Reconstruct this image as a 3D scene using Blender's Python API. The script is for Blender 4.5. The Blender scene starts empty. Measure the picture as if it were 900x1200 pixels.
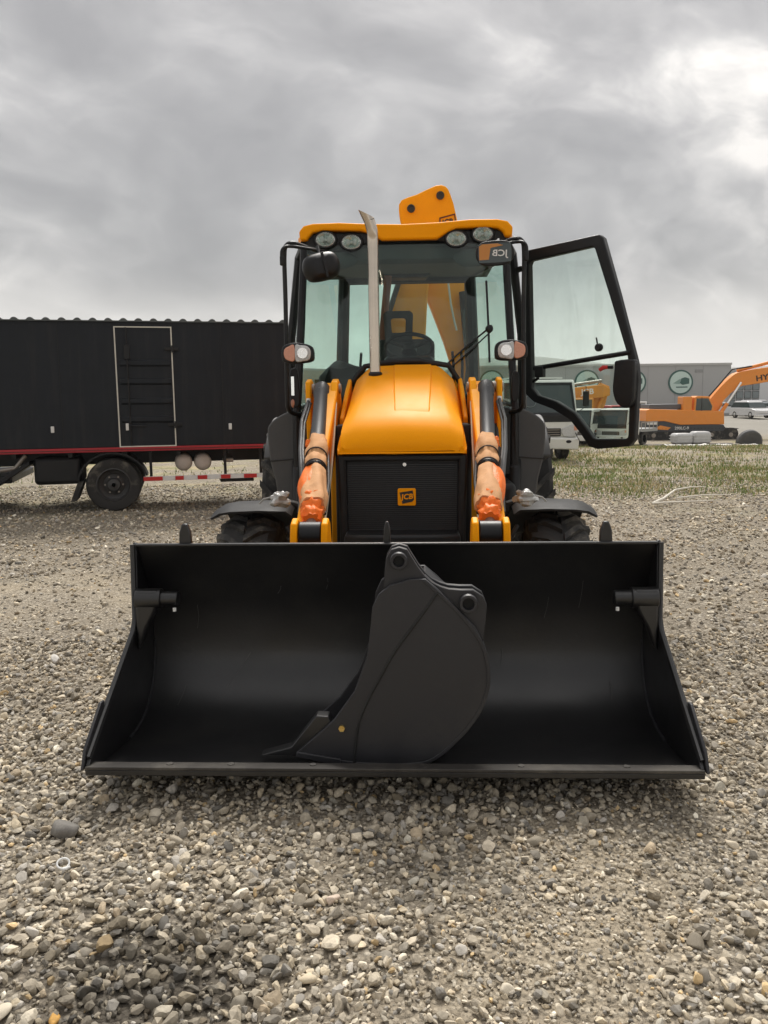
import bpy, bmesh, math, random
import numpy as np
from mathutils import Vector, Matrix, noise as mnoise
random.seed(7); RNG = np.random.default_rng(11)
R = math.radians; PI = math.pi
SC = bpy.context.scene
COL = SC.collection

# ------------------------------------------------------------------ camera
CAM_H, PITCH, ROLL = 1.57, R(7.63), R(0.7)
cam_d = bpy.data.cameras.new('camera'); cam = bpy.data.objects.new('camera', cam_d); COL.objects.link(cam)
cam_d.sensor_fit = 'VERTICAL'; cam_d.sensor_height = 24.0; cam_d.lens = 24.0 * 970 / 1200
cam_d.clip_start = 0.05; cam_d.clip_end = 12000
_f = Vector((0, math.cos(PITCH), -math.sin(PITCH))); _r = Vector((1, 0, 0)); _u = _r.cross(_f)
_r2 = _r * math.cos(ROLL) - _u * math.sin(ROLL); _u2 = _r * math.sin(ROLL) + _u * math.cos(ROLL)
m = Matrix((_r2, _u2, -_f)).transposed().to_4x4(); m.translation = (0, 0, CAM_H)
cam.matrix_world = m
SC.camera = cam

# ------------------------------------------------------------------ world: overcast sky
SUN_EL, SUN_AZ = R(51), R(4)      # azimuth measured from +Y (away from the viewer) towards +X
w = bpy.data.worlds.new('World'); SC.world = w; w.use_nodes = True
nt = w.node_tree; nt.nodes.clear()
def N(t, **kw):
    n = nt.nodes.new(t)
    for k, v in kw.items(): setattr(n, k, v)
    return n
def lk(a, b): nt.links.new(a, b)
def math_n(op, a, b=None, clamp=False):
    n = N('ShaderNodeMath', operation=op); n.use_clamp = clamp
    for i, q in enumerate((a, b)):
        if q is None: continue
        if isinstance(q, (int, float)): n.inputs[i].default_value = q
        else: lk(q, n.inputs[i])
    return n.outputs[0]
tc = N('ShaderNodeTexCoord'); sep = N('ShaderNodeSeparateXYZ'); lk(tc.outputs['Generated'], sep.inputs[0])
zz = math_n('ADD', math_n('MAXIMUM', sep.outputs[2], 0.0), 0.52)
cx = math_n('DIVIDE', sep.outputs[0], zz); cy = math_n('DIVIDE', sep.outputs[1], zz)
cmb = N('ShaderNodeCombineXYZ'); lk(cx, cmb.inputs[0]); lk(cy, cmb.inputs[1])
mp = N('ShaderNodeMapping'); lk(cmb.outputs[0], mp.inputs[0])
mp.inputs['Location'].default_value = (4.3, 2.1, 0.3); mp.inputs['Rotation'].default_value = (0, 0, R(-38)); mp.inputs['Scale'].default_value = (2.1, 2.3, 1)
def sky_noise(scale, detail, rough, dist, vec):
    n = N('ShaderNodeTexNoise'); lk(vec, n.inputs['Vector']); n.inputs['Scale'].default_value = scale; n.inputs['Detail'].default_value = detail
    n.inputs['Roughness'].default_value = rough; n.inputs['Distortion'].default_value = dist; return n
# billows: a coarse field warps the lookup of the finer ones, so edges roll instead of streaking
wv = sky_noise(1.1, 3, 0.5, 0.0, mp.outputs[0]); wsc = N('ShaderNodeVectorMath', operation='MULTIPLY_ADD'); lk(wv.outputs['Color'], wsc.inputs[0]); wsc.inputs[1].default_value = (0.8, 0.8, 0.0); lk(mp.outputs[0], wsc.inputs[2])
n1 = sky_noise(1.35, 10, 0.52, 0.0, wsc.outputs[0]); n2 = sky_noise(3.9, 10, 0.56, 0.15, wsc.outputs[0]); n3 = sky_noise(0.55, 2, 0.5, 0.0, mp.outputs[0])
mixn = math_n('ADD', math_n('ADD', math_n('MULTIPLY', n1.outputs['Fac'], 0.50), math_n('MULTIPLY', n2.outputs['Fac'], 0.27)), math_n('MULTIPLY', n3.outputs['Fac'], 0.23))
ramp = N('ShaderNodeValToRGB'); lk(mixn, ramp.inputs[0])
cr = ramp.color_ramp
cr.elements[0].position = 0.39; cr.elements[0].color = (0.178, 0.173, 0.172, 1)
cr.elements[1].position = 0.61; cr.elements[1].color = (0.60, 0.572, 0.538, 1)
e = cr.elements.new(0.455); e.color = (0.225, 0.219, 0.216, 1)
e = cr.elements.new(0.51); e.color = (0.295, 0.286, 0.280, 1)
e = cr.elements.new(0.56); e.color = (0.415, 0.400, 0.385, 1)
hz = N('ShaderNodeMapRange', interpolation_type='SMOOTHSTEP'); lk(sep.outputs[2], hz.inputs['Value'])
hz.inputs['From Min'].default_value = 0.0; hz.inputs['From Max'].default_value = 0.15; hz.inputs['To Min'].default_value = 0.78; hz.inputs['To Max'].default_value = 0.0
cie = math_n('DIVIDE', math_n('ADD', math_n('MULTIPLY', math_n('MAXIMUM', sep.outputs[2], 0.0), 2.0), 1.0), 2.48)   # standard overcast luminance: zenith three times the horizon
ov = N('ShaderNodeVectorMath', operation='SCALE'); lk(ramp.outputs[0], ov.inputs[0]); lk(cie, ov.inputs['Scale'])
mh = N('ShaderNodeMix', data_type='RGBA'); lk(hz.outputs[0], mh.inputs['Factor']); lk(ov.outputs[0], mh.inputs['A']); mh.inputs['B'].default_value = (0.58, 0.555, 0.515, 1)
sky = N('ShaderNodeTexSky', sky_type='NISHITA'); sky.sun_disc = False; sky.sun_elevation = SUN_EL; sky.sun_rotation = SUN_AZ
skm = N('ShaderNodeMix', data_type='RGBA', blend_type='MULTIPLY'); skm.inputs['Factor'].default_value = 1.0
lk(sky.outputs[0], skm.inputs['A']); skm.inputs['B'].default_value = (0.1, 0.1, 0.1, 1)
fin = N('ShaderNodeMix', data_type='RGBA'); fin.inputs['Factor'].default_value = 0.97
lk(skm.outputs['Result'], fin.inputs['A']); lk(mh.outputs['Result'], fin.inputs['B'])
bg = N('ShaderNodeBackground'); lk(fin.outputs['Result'], bg.inputs[0]); bg.inputs[1].default_value = 1.0
wo = N('ShaderNodeOutputWorld'); lk(bg.outputs[0], wo.inputs[0])

# ------------------------------------------------------------------ sun behind the cloud
sd = bpy.data.lights.new('sun', 'SUN'); sd.energy = 1.5; sd.angle = R(20); sd.color = (1, 0.96, 0.9)
sun = bpy.data.objects.new('sun', sd); COL.objects.link(sun)
to_sun = Vector((math.sin(SUN_AZ) * math.cos(SUN_EL), math.cos(SUN_AZ) * math.cos(SUN_EL), math.sin(SUN_EL)))
sun.rotation_euler = to_sun.to_track_quat('Z', 'Y').to_euler(); sun.location = (0, 0, 40)
vs = SC.view_settings; vs.view_transform = 'Standard'; vs.look = 'None'; vs.gamma = 1; vs.exposure = 1.60; vs.use_curve_mapping = False
SC.cycles.max_bounces = 8; SC.cycles.transparent_max_bounces = 16

# ------------------------------------------------------------------ materials
MATS = {}
def pmat(name, col, rough=0.5, metal=0.0, var=0.12, scale=6.0, bump=0.0, bscale=40.0, coat=0.0, spec=0.5, emit=None, dust=0.0, streak=False):
    if name in MATS: return MATS[name]
    mt = bpy.data.materials.new(name); mt.use_nodes = True; t = mt.node_tree; t.nodes.clear()
    out = t.nodes.new('ShaderNodeOutputMaterial'); b = t.nodes.new('ShaderNodeBsdfPrincipled'); t.links.new(b.outputs[0], out.inputs[0])
    b.inputs['Roughness'].default_value = rough; b.inputs['Metallic'].default_value = metal
    b.inputs['Coat Weight'].default_value = coat; b.inputs['Coat Roughness'].default_value = 0.08; b.inputs['Specular IOR Level'].default_value = spec
    c = t.nodes.new('ShaderNodeTexCoord'); n = t.nodes.new('ShaderNodeTexNoise'); t.links.new(c.outputs['Object'], n.inputs['Vector'])
    n.inputs['Scale'].default_value = scale; n.inputs['Detail'].default_value = 6; n.inputs['Roughness'].default_value = 0.62
    mx = t.nodes.new('ShaderNodeMix'); mx.data_type = 'RGBA'; t.links.new(n.outputs['Fac'], mx.inputs['Factor'])
    mx.inputs['A'].default_value = tuple(max(0, q * (1 - var)) for q in col) + (1,)
    mx.inputs['B'].default_value = tuple(min(1, q * (1 + var) + var * 0.008) for q in col) + (1,)
    res = mx.outputs['Result']
    if dust > 0:
        dn = t.nodes.new('ShaderNodeTexNoise'); t.links.new(c.outputs['Object'], dn.inputs['Vector']); dn.inputs['Scale'].default_value = 3.1
        if streak:
            sm_ = t.nodes.new('ShaderNodeMapping'); t.links.new(c.outputs['Object'], sm_.inputs[0]); sm_.inputs['Scale'].default_value = (2.5, 2.5, .18); t.links.new(sm_.outputs[0], dn.inputs['Vector'])
        dn.inputs['Detail'].default_value = 9; dn.inputs['Roughness'].default_value = 0.7
        dr = t.nodes.new('ShaderNodeMapRange'); t.links.new(dn.outputs['Fac'], dr.inputs['Value']); dr.inputs['From Min'].default_value = 0.5; dr.inputs['From Max'].default_value = 0.78; dr.inputs['To Max'].default_value = dust
        dm = t.nodes.new('ShaderNodeMix'); dm.data_type = 'RGBA'; t.links.new(dr.outputs[0], dm.inputs['Factor']); t.links.new(res, dm.inputs['A']); dm.inputs['B'].default_value = (0.30, 0.27, 0.22, 1)
        res = dm.outputs['Result']
    t.links.new(res, b.inputs['Base Color'])
    rr = t.nodes.new('ShaderNodeMapRange'); t.links.new(n.outputs['Fac'], rr.inputs['Value'])
    rr.inputs['To Min'].default_value = max(0.02, rough - 0.12); rr.inputs['To Max'].default_value = min(1, rough + 0.12); t.links.new(rr.outputs[0], b.inputs['Roughness'])
    if bump > 0:
        bn = t.nodes.new('ShaderNodeTexNoise'); t.links.new(c.outputs['Object'], bn.inputs['Vector']); bn.inputs['Scale'].default_value = bscale; bn.inputs['Detail'].default_value = 4
        bp = t.nodes.new('ShaderNodeBump'); t.links.new(bn.outputs['Fac'], bp.inputs['Height']); bp.inputs['Strength'].default_value = bump; bp.inputs['Distance'].default_value = 0.01
        t.links.new(bp.outputs[0], b.inputs['Normal'])
    if emit: b.inputs['Emission Color'].default_value = emit + (1,); b.inputs['Emission Strength'].default_value = 1
    MATS[name] = mt; return mt
def glass(name, tint, refl=1.0):
    mt = bpy.data.materials.new(name); mt.use_nodes = True; t = mt.node_tree; t.nodes.clear()
    out = t.nodes.new('ShaderNodeOutputMaterial'); mx = t.nodes.new('ShaderNodeMixShader'); t.links.new(mx.outputs[0], out.inputs[0])
    tr = t.nodes.new('ShaderNodeBsdfTransparent'); tr.inputs[0].default_value = tint + (1,)
    gl = t.nodes.new('ShaderNodeBsdfGlossy'); gl.inputs['Roughness'].default_value = 0.015
    fr = t.nodes.new('ShaderNodeFresnel'); fr.inputs['IOR'].default_value = 1.45
    ml = t.nodes.new('ShaderNodeMath'); ml.operation = 'MULTIPLY'; t.links.new(fr.outputs[0], ml.inputs[0]); ml.inputs[1].default_value = refl
    tcx = t.nodes.new('ShaderNodeTexCoord'); mpx = t.nodes.new('ShaderNodeMapping'); t.links.new(tcx.outputs['Object'], mpx.inputs[0]); mpx.inputs['Scale'].default_value = (2.2, 2.2, .9)
    nx_ = t.nodes.new('ShaderNodeTexNoise'); t.links.new(mpx.outputs[0], nx_.inputs['Vector']); nx_.inputs['Scale'].default_value = 2.4; nx_.inputs['Detail'].default_value = 8; nx_.inputs['Roughness'].default_value = .65
    mrx = t.nodes.new('ShaderNodeMapRange'); t.links.new(nx_.outputs['Fac'], mrx.inputs['Value']); mrx.inputs['From Min'].default_value = .45; mrx.inputs['From Max'].default_value = .8; mrx.inputs['To Max'].default_value = .06
    df = t.nodes.new('ShaderNodeBsdfDiffuse'); df.inputs[0].default_value = (.5, .5, .46, 1); md = t.nodes.new('ShaderNodeMixShader'); t.links.new(mrx.outputs[0], md.inputs[0]); t.links.new(tr.outputs[0], md.inputs[1]); t.links.new(df.outputs[0], md.inputs[2])
    t.links.new(ml.outputs[0], mx.inputs[0]); t.links.new(md.outputs[0], mx.inputs[1]); t.links.new(gl.outputs[0], mx.inputs[2])
    MATS[name] = mt; return mt
YEL = pmat('yellow_paint', (0.98, 0.352, 0.001), 0.45, spec=0.09, var=0.04, scale=3, bump=0.02, bscale=300, dust=0.015)
YEL2 = pmat('yellow_steel', (0.97, 0.37, 0.003), 0.5, spec=0.15, var=0.10, scale=9, bump=0.05, bscale=120, dust=0.08)
BLK = pmat('black_bucket_paint', (0.0052, 0.0052, 0.0058), 0.38, spec=0.66, var=0.35, scale=4, bump=0.05, bscale=60, dust=0.04)
BLK2 = pmat('black_matte_steel', (0.0165, 0.0165, 0.0195), 0.50, var=0.12, scale=5, bump=0.06, bscale=160, dust=0.05)
PLA = pmat('black_plastic', (0.0095, 0.0098, 0.011), 0.45, spec=0.32, var=0.2, scale=14, bump=0.05, bscale=250, dust=0.06)
GRY = pmat('charcoal_plastic', (0.070, 0.070, 0.071), 0.6, spec=0.4, var=0.12, scale=6, bump=0.08, bscale=400, dust=0.10)
RUB = pmat('tyre_rubber', (0.022, 0.021, 0.020), 0.85, var=0.3, scale=9, bump=0.2, bscale=90, dust=0.8)
STL = pmat('worn_steel', (0.30, 0.27, 0.24), 0.42, metal=0.7, var=0.25, scale=20, bump=0.06, bscale=200, dust=0.25)
EXH = pmat('exhaust_steel', (0.58, 0.51, 0.43), 0.24, metal=1.0, var=0.22, scale=5, bump=0.02, bscale=60)
CHR = pmat('lamp_reflector', (0.88, 0.89, 0.90), 0.25, metal=0.85, var=0.15, scale=60)
CLR = pmat('clear_lens', (0.50, 0.51, 0.51), 0.12, var=0.45, scale=60, coat=0.5, bump=0.8, bscale=90)
AMB = pmat('amber_lens', (0.60, 0.27, 0.17), 0.15, var=0.25, scale=70, coat=0.5, bump=0.4, bscale=120)
WHT = pmat('white_plastic', (0.70, 0.70, 0.68), 0.5, var=0.06)
RED = pmat('red_plastic', (0.55, 0.03, 0.03), 0.4)
MIR = pmat('mirror_glass', (0.7, 0.72, 0.72), 0.03, metal=1.0, var=0.02)
TAN = pmat('tan_wrapping_paper', (0.64, 0.345, 0.165), 0.75, spec=.2, var=0.07, scale=16, bump=0.5, bscale=26)
ORA = pmat('orange_film', (0.90, 0.19, 0.025), 0.5, spec=0.2, var=0.07, scale=14, bump=0.6, bscale=26)
HOS = pmat('rubber_hose', (0.016, 0.016, 0.017), 0.45, var=0.2, scale=30)
BRS = pmat('brass_bolt', (0.62, 0.45, 0.16), 0.3, metal=0.9)
SEAT = pmat('seat_fabric', (0.03, 0.03, 0.032), 0.85, var=0.2, scale=30)
LIN = pmat('cab_lining', (0.075, 0.085, 0.085), 0.8, var=0.08)
BAG = pmat('cloudy_plastic_bag', (0.40, 0.40, 0.38), 0.22, var=0.25, scale=25, bump=1.0, bscale=35, coat=0.4)
GLS = glass('tinted_cab_glass', (0.815, 0.915, 0.875))
GLS2 = glass('door_glass', (0.925, 0.985, 0.955), 0.8)
DGL = pmat('dark_window_glass', (0.02, 0.035, 0.035), 0.06, var=0.1, spec=0.8)

# ------------------------------------------------------------------ mesh building
class MB:
    def __init__(s): s.v = []; s.f = []
    def add(s, v, f):
        o = len(s.v); s.v += [tuple(q) for q in v]; s.f += [tuple(i + o for i in q) for q in f]; return s
    def box(s, c, d, rot=None):
        vs_ = []
        for x in (-.5, .5):
            for y in (-.5, .5):
                for z in (-.5, .5):
                    p = Vector((x * d[0], y * d[1], z * d[2]))
                    if rot is not None: p = rot @ p
                    vs_.append(p + Vector(c))
        return s.add(vs_, [(0, 1, 3, 2), (4, 6, 7, 5), (0, 4, 5, 1), (2, 3, 7, 6), (0, 2, 6, 4), (1, 5, 7, 3)])
    def bx(s, x0, x1, y0, y1, z0, z1): return s.box(((x0 + x1) / 2, (y0 + y1) / 2, (z0 + z1) / 2), (abs(x1 - x0), abs(y1 - y0), abs(z1 - z0)))
    def prism(s, pts, axis, a, b, inset=None):
        def P(p, t): return {'y': (p[0], t, p[1]), 'x': (t, p[0], p[1]), 'z': (p[0], p[1], t)}[axis]
        n = len(pts); v = [P(p, a) for p in pts] + [P(p, b) for p in pts]
        f = [tuple(range(n)), tuple(range(2 * n - 1, n - 1, -1))] + [(i, (i + 1) % n, n + (i + 1) % n, n + i) for i in range(n)]
        return s.add(v, f)
    def ring(s, outer, inner, fn, t):   # frame between two outlines with equal counts; fn(p, depth) -> xyz
        n = len(outer); v = [fn(p, 0) for p in outer] + [fn(p, 0) for p in inner] + [fn(p, t) for p in outer] + [fn(p, t) for p in inner]; f = []
        for i in range(n):
            j = (i + 1) % n
            f += [(i, j, n + j, n + i), (2 * n + i, 3 * n + i, 3 * n + j, 2 * n + j), (i, 2 * n + i, 2 * n + j, j), (n + i, n + j, 3 * n + j, 3 * n + i)]
        return s.add(v, f)
    def tube(s, pts, r, n=10, rfun=None, cap=True):
        pts = [Vector(p) for p in pts]; k = len(pts); rs = r if isinstance(r, (list, tuple)) else [r] * k
        t = [(pts[min(i + 1, k - 1)] - pts[max(i - 1, 0)]).normalized() for i in range(k)]
        a = Vector((0, 0, 1)) if abs(t[0].z) < 0.9 else Vector((1, 0, 0)); u = t[0].cross(a).normalized(); v = []; f = []
        for i in range(k):
            u = (u - t[i] * u.dot(t[i])).normalized(); q = t[i].cross(u)
            for j in range(n):
                an = 2 * PI * j / n; rr = rs[i] * (rfun(i / (k - 1), an) if rfun else 1)
                v.append(pts[i] + (u * math.cos(an) + q * math.sin(an)) * rr)
        for i in range(k - 1):
            for j in range(n): f.append((i * n + j, i * n + (j + 1) % n, (i + 1) * n + (j + 1) % n, (i + 1) * n + j))
        if cap: f += [tuple(range(n))[::-1], tuple(range((k - 1) * n, k * n))]
        return s.add(v, f)
    def cyl(s, a, b, r, n=20, r2=None): return s.tube([a, b], [r, r if r2 is None else r2], n)
    def lathe(s, prof, c, axis, n=32):
        c = Vector(c); ax = Vector(axis).normalized(); a = Vector((0, 0, 1)) if abs(ax.z) < 0.9 else Vector((1, 0, 0)); u = ax.cross(a).normalized(); q = ax.cross(u); v = []; f = []; k = len(prof)
        for (r, h) in prof:
            for j in range(n):
                an = 2 * PI * j / n; v.append(c + ax * h + (u * math.cos(an) + q * math.sin(an)) * r)
        for i in range(k - 1):
            for j in range(n): f.append((i * n + j, i * n + (j + 1) % n, (i + 1) * n + (j + 1) % n, (i + 1) * n + j))
        if prof[0][0] < .08: f.append(tuple(range(n))[::-1])
        if prof[-1][0] < .08: f.append(tuple(range((k - 1) * n, k * n)))
        return s.add(v, f)
    def loft(s, rings, cap=True):
        n = len(rings[0]); v = [p for r in rings for p in r]; f = []
        for i in range(len(rings) - 1):
            for j in range(n): f.append((i * n + j, i * n + (j + 1) % n, (i + 1) * n + (j + 1) % n, (i + 1) * n + j))
        if cap: f += [tuple(range(n))[::-1], tuple(range((len(rings) - 1) * n, len(rings) * n))]
        return s.add(v, f)
    def blob(s, c, d, seed=0, amp=0.12, nu=14, nv=9):
        v = []; f = []
        for i in range(nv + 1):
            th = PI * i / nv
            for j in range(nu):
                ph = 2 * PI * j / nu; p = Vector((math.sin(th) * math.cos(ph), math.sin(th) * math.sin(ph), math.cos(th)))
                k = 1 + amp * mnoise.noise(p * 1.7 + Vector((seed * 3.1, 0, 0)))* 2
                v.append((c[0] + p.x * d[0] / 2 * k, c[1] + p.y * d[1] / 2 * k, c[2] + p.z * d[2] / 2 * k))
        for i in range(nv):
            for j in range(nu): f.append((i * nu + j, (i + 1) * nu + j, (i + 1) * nu + (j + 1) % nu, i * nu + (j + 1) % nu))
        return s.add(v, f)
    def sheet(s, strip, thick, axis_a, axis_b):  # strip of (y,z) swept along x from a to b with thickness
        n = len(strip); off = []
        for i in range(n):
            p0 = Vector(strip[max(i - 1, 0)]); p1 = Vector(strip[min(i + 1, n - 1)]); d = (p1 - p0).normalized(); off.append((strip[i][0] + d.y * thick, strip[i][1] - d.x * thick))
        poly = list(strip) + off[::-1]
        n2 = len(poly); v = [(axis_a, p[0], p[1]) for p in poly] + [(axis_b, p[0], p[1]) for p in poly]; f = []
        for i in range(n2): f.append((i, (i + 1) % n2, n2 + (i + 1) % n2, n2 + i))
        for i in range(n - 1):
            a, b_, c, d_ = i, i + 1, n2 - 2 - i, n2 - 1 - i
            f.append((a, b_, c, d_)); f.append((n2 + a, n2 + d_, n2 + c, n2 + b_))
        return s.add(v, f)
    def build(s, name, mat, parent=None, bevel=0.0, off=(0, 0, 0), label=None, seg=2, ang=35, xf=None):
        me = bpy.data.meshes.new(name)
        v = s.v if xf is None else [tuple(xf @ Vector(p)) for p in s.v]
        v = [(p[0] - off[0], p[1] - off[1], p[2] - off[2]) for p in v]
        me.from_pydata(v, [], s.f)
        bm = bmesh.new(); bm.from_mesh(me); bmesh.ops.recalc_face_normals(bm, faces=bm.faces); bm.to_mesh(me); bm.free()
        me.polygons.foreach_set('use_smooth', [True] * len(me.polygons)); me.set_sharp_from_angle(angle=R(ang))
        me.materials.append(mat if not isinstance(mat, str) else MATS[mat])
        o = bpy.data.objects.new(name, me); COL.objects.link(o)
        if parent is not None: o.parent = parent
        if bevel:
            b = o.modifiers.new('bevel', 'BEVEL'); b.width = bevel; b.segments = seg; b.limit_method = 'ANGLE'; b.angle_limit = R(40); b.harden_normals = False
        if label: o['label'] = label
        return o
def tag(o, label, cat, group=None, kind=None):
    if label: o['label'] = label
    if cat: o['category'] = cat
    if group: o['group'] = group
    if kind: o['kind'] = kind
    return o
def empty(name, loc, rz=0.0, label=None, cat=None, group=None, scale=1.0):
    o = bpy.data.objects.new(name, None); COL.objects.link(o); o.location = loc; o.rotation_euler = (0, 0, rz); o.scale = (scale,) * 3; o.empty_display_size = 0.2
    return tag(o, label, cat, group)
def text(body, size, mat, parent, mtx, depth=0.003, bold=0.0, name='lettering', shear=0.0, sx=1.0, align='CENTER'):
    cu = bpy.data.curves.new('t', 'FONT'); cu.body = body; cu.size = size; cu.align_x = align; cu.align_y = 'CENTER'; cu.extrude = depth; cu.offset = bold; cu.shear = shear; cu.resolution_u = 3
    tmp = bpy.data.objects.new('t', cu); COL.objects.link(tmp)
    dg = bpy.context.evaluated_depsgraph_get(); me = bpy.data.meshes.new_from_object(tmp.evaluated_get(dg)); bpy.data.objects.remove(tmp); bpy.data.curves.remove(cu)
    me.transform(Matrix.Diagonal((sx, 1, 1, 1))); me.transform(mtx); me.name = name
    me.materials.clear(); me.materials.append(mat)
    o = bpy.data.objects.new(name, me); COL.objects.link(o); o.parent = parent
    return o
FRONT = Matrix(((1, 0, 0, 0), (0, 0, -1, 0), (0, 1, 0, 0), (0, 0, 0, 1)))    # text plane facing -Y
def facing(x, y, z, rot=0.0): return Matrix.Translation((x, y, z)) @ FRONT @ Matrix.Rotation(rot, 4, 'Z')
def smooth_poly(pts, k=4, closed=True):       # Catmull-Rom refinement
    out = []; n = len(pts)
    for i in range(n if closed else n - 1):
        P = [Vector(pts[(i + j) % n]) if closed else Vector(pts[min(max(i + j, 0), n - 1)]) for j in (-1, 0, 1, 2)]
        for q in range(k):
            t = q / k
            out.append(tuple(0.5 * ((2 * P[1]) + (P[2] - P[0]) * t + (2 * P[0] - 5 * P[1] + 4 * P[2] - P[3]) * t * t + (3 * P[1] - P[0] - 3 * P[2] + P[3]) * t ** 3)))
    if not closed: out.append(tuple(pts[-1]))
    return out
def ellipse(cx_, cz_, a, b, n=24): return [(cx_ + a * math.cos(2 * PI * i / n), cz_ + b * math.sin(2 * PI * i / n)) for i in range(n)]
def sst(a, b, x): t = np.clip((x - a) / (b - a), 0, 1); return t * t * (3 - 2 * t)

# ------------------------------------------------------------------ ground
def gz(x, y):
    x = np.asarray(x, float); y = np.asarray(y, float)
    base = -1.15 * sst(22, 50, y) + 0.75 * sst(60, 82, y)
    near = 0.012 * np.sin(x * 2.1 + y * 1.3) + 0.010 * np.sin(x * 4.7 - y * 3.1 + 1) + 0.008 * np.sin(y * 6.3 + x * 1.1)
    mid = 0.05 * np.sin(x * 0.45 + 1.7) * np.sin(y * 0.38) * sst(7, 15, y)
    return base + near * (1 - sst(25, 40, y)) + mid * (1 - sst(30, 60, y))
def axis_pts(lo, hi, core, n0, far):
    a = np.linspace(-core, core, n0); b = core * np.power(far / core, np.linspace(0.03, 1, 34)); return np.concatenate([-b[::-1], a, b])
gx = axis_pts(0, 0, 9, 121, 3300); gy = np.concatenate([-np.power(10, np.linspace(3.0, 0.3, 14)), np.linspace(-1, 26, 181), 26 * np.power(3400 / 26, np.linspace(0.02, 1, 60))])
GX, GY = np.meshgrid(gx, gy); GZ = gz(GX, GY); nx, ny = len(gx), len(gy)
gv = np.stack([GX, GY, GZ], -1).reshape(-1, 3); idx = np.arange(nx * ny).reshape(ny, nx)
gf = np.stack([idx[:-1, :-1], idx[:-1, 1:], idx[1:, 1:], idx[1:, :-1]], -1).reshape(-1, 4)
def np_mesh(name, v, f, mat, parent=None, col=None, smooth=True):
    me = bpy.data.meshes.new(name); k = f.shape[1]
    me.vertices.add(len(v)); me.vertices.foreach_set('co', np.ascontiguousarray(v, np.float32).ravel())
    me.loops.add(f.size); me.loops.foreach_set('vertex_index', np.ascontiguousarray(f, np.int32).ravel())
    me.polygons.add(len(f)); me.polygons.foreach_set('loop_start', np.arange(0, f.size, k, dtype=np.int32)); me.polygons.foreach_set('loop_total', np.full(len(f), k, np.int32))
    me.update(calc_edges=True)
    me.polygons.foreach_set('use_smooth', np.full(len(f), smooth))
    if col is not None:
        a = me.attributes.new('Col', 'FLOAT_COLOR', 'POINT'); c4 = np.ones((len(v), 4), np.float32); c4[:, :3] = col; a.data.foreach_set('color', c4.ravel())
    me.materials.append(mat); o = bpy.data.objects.new(name, me); COL.objects.link(o); o.parent = parent
    return o
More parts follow.
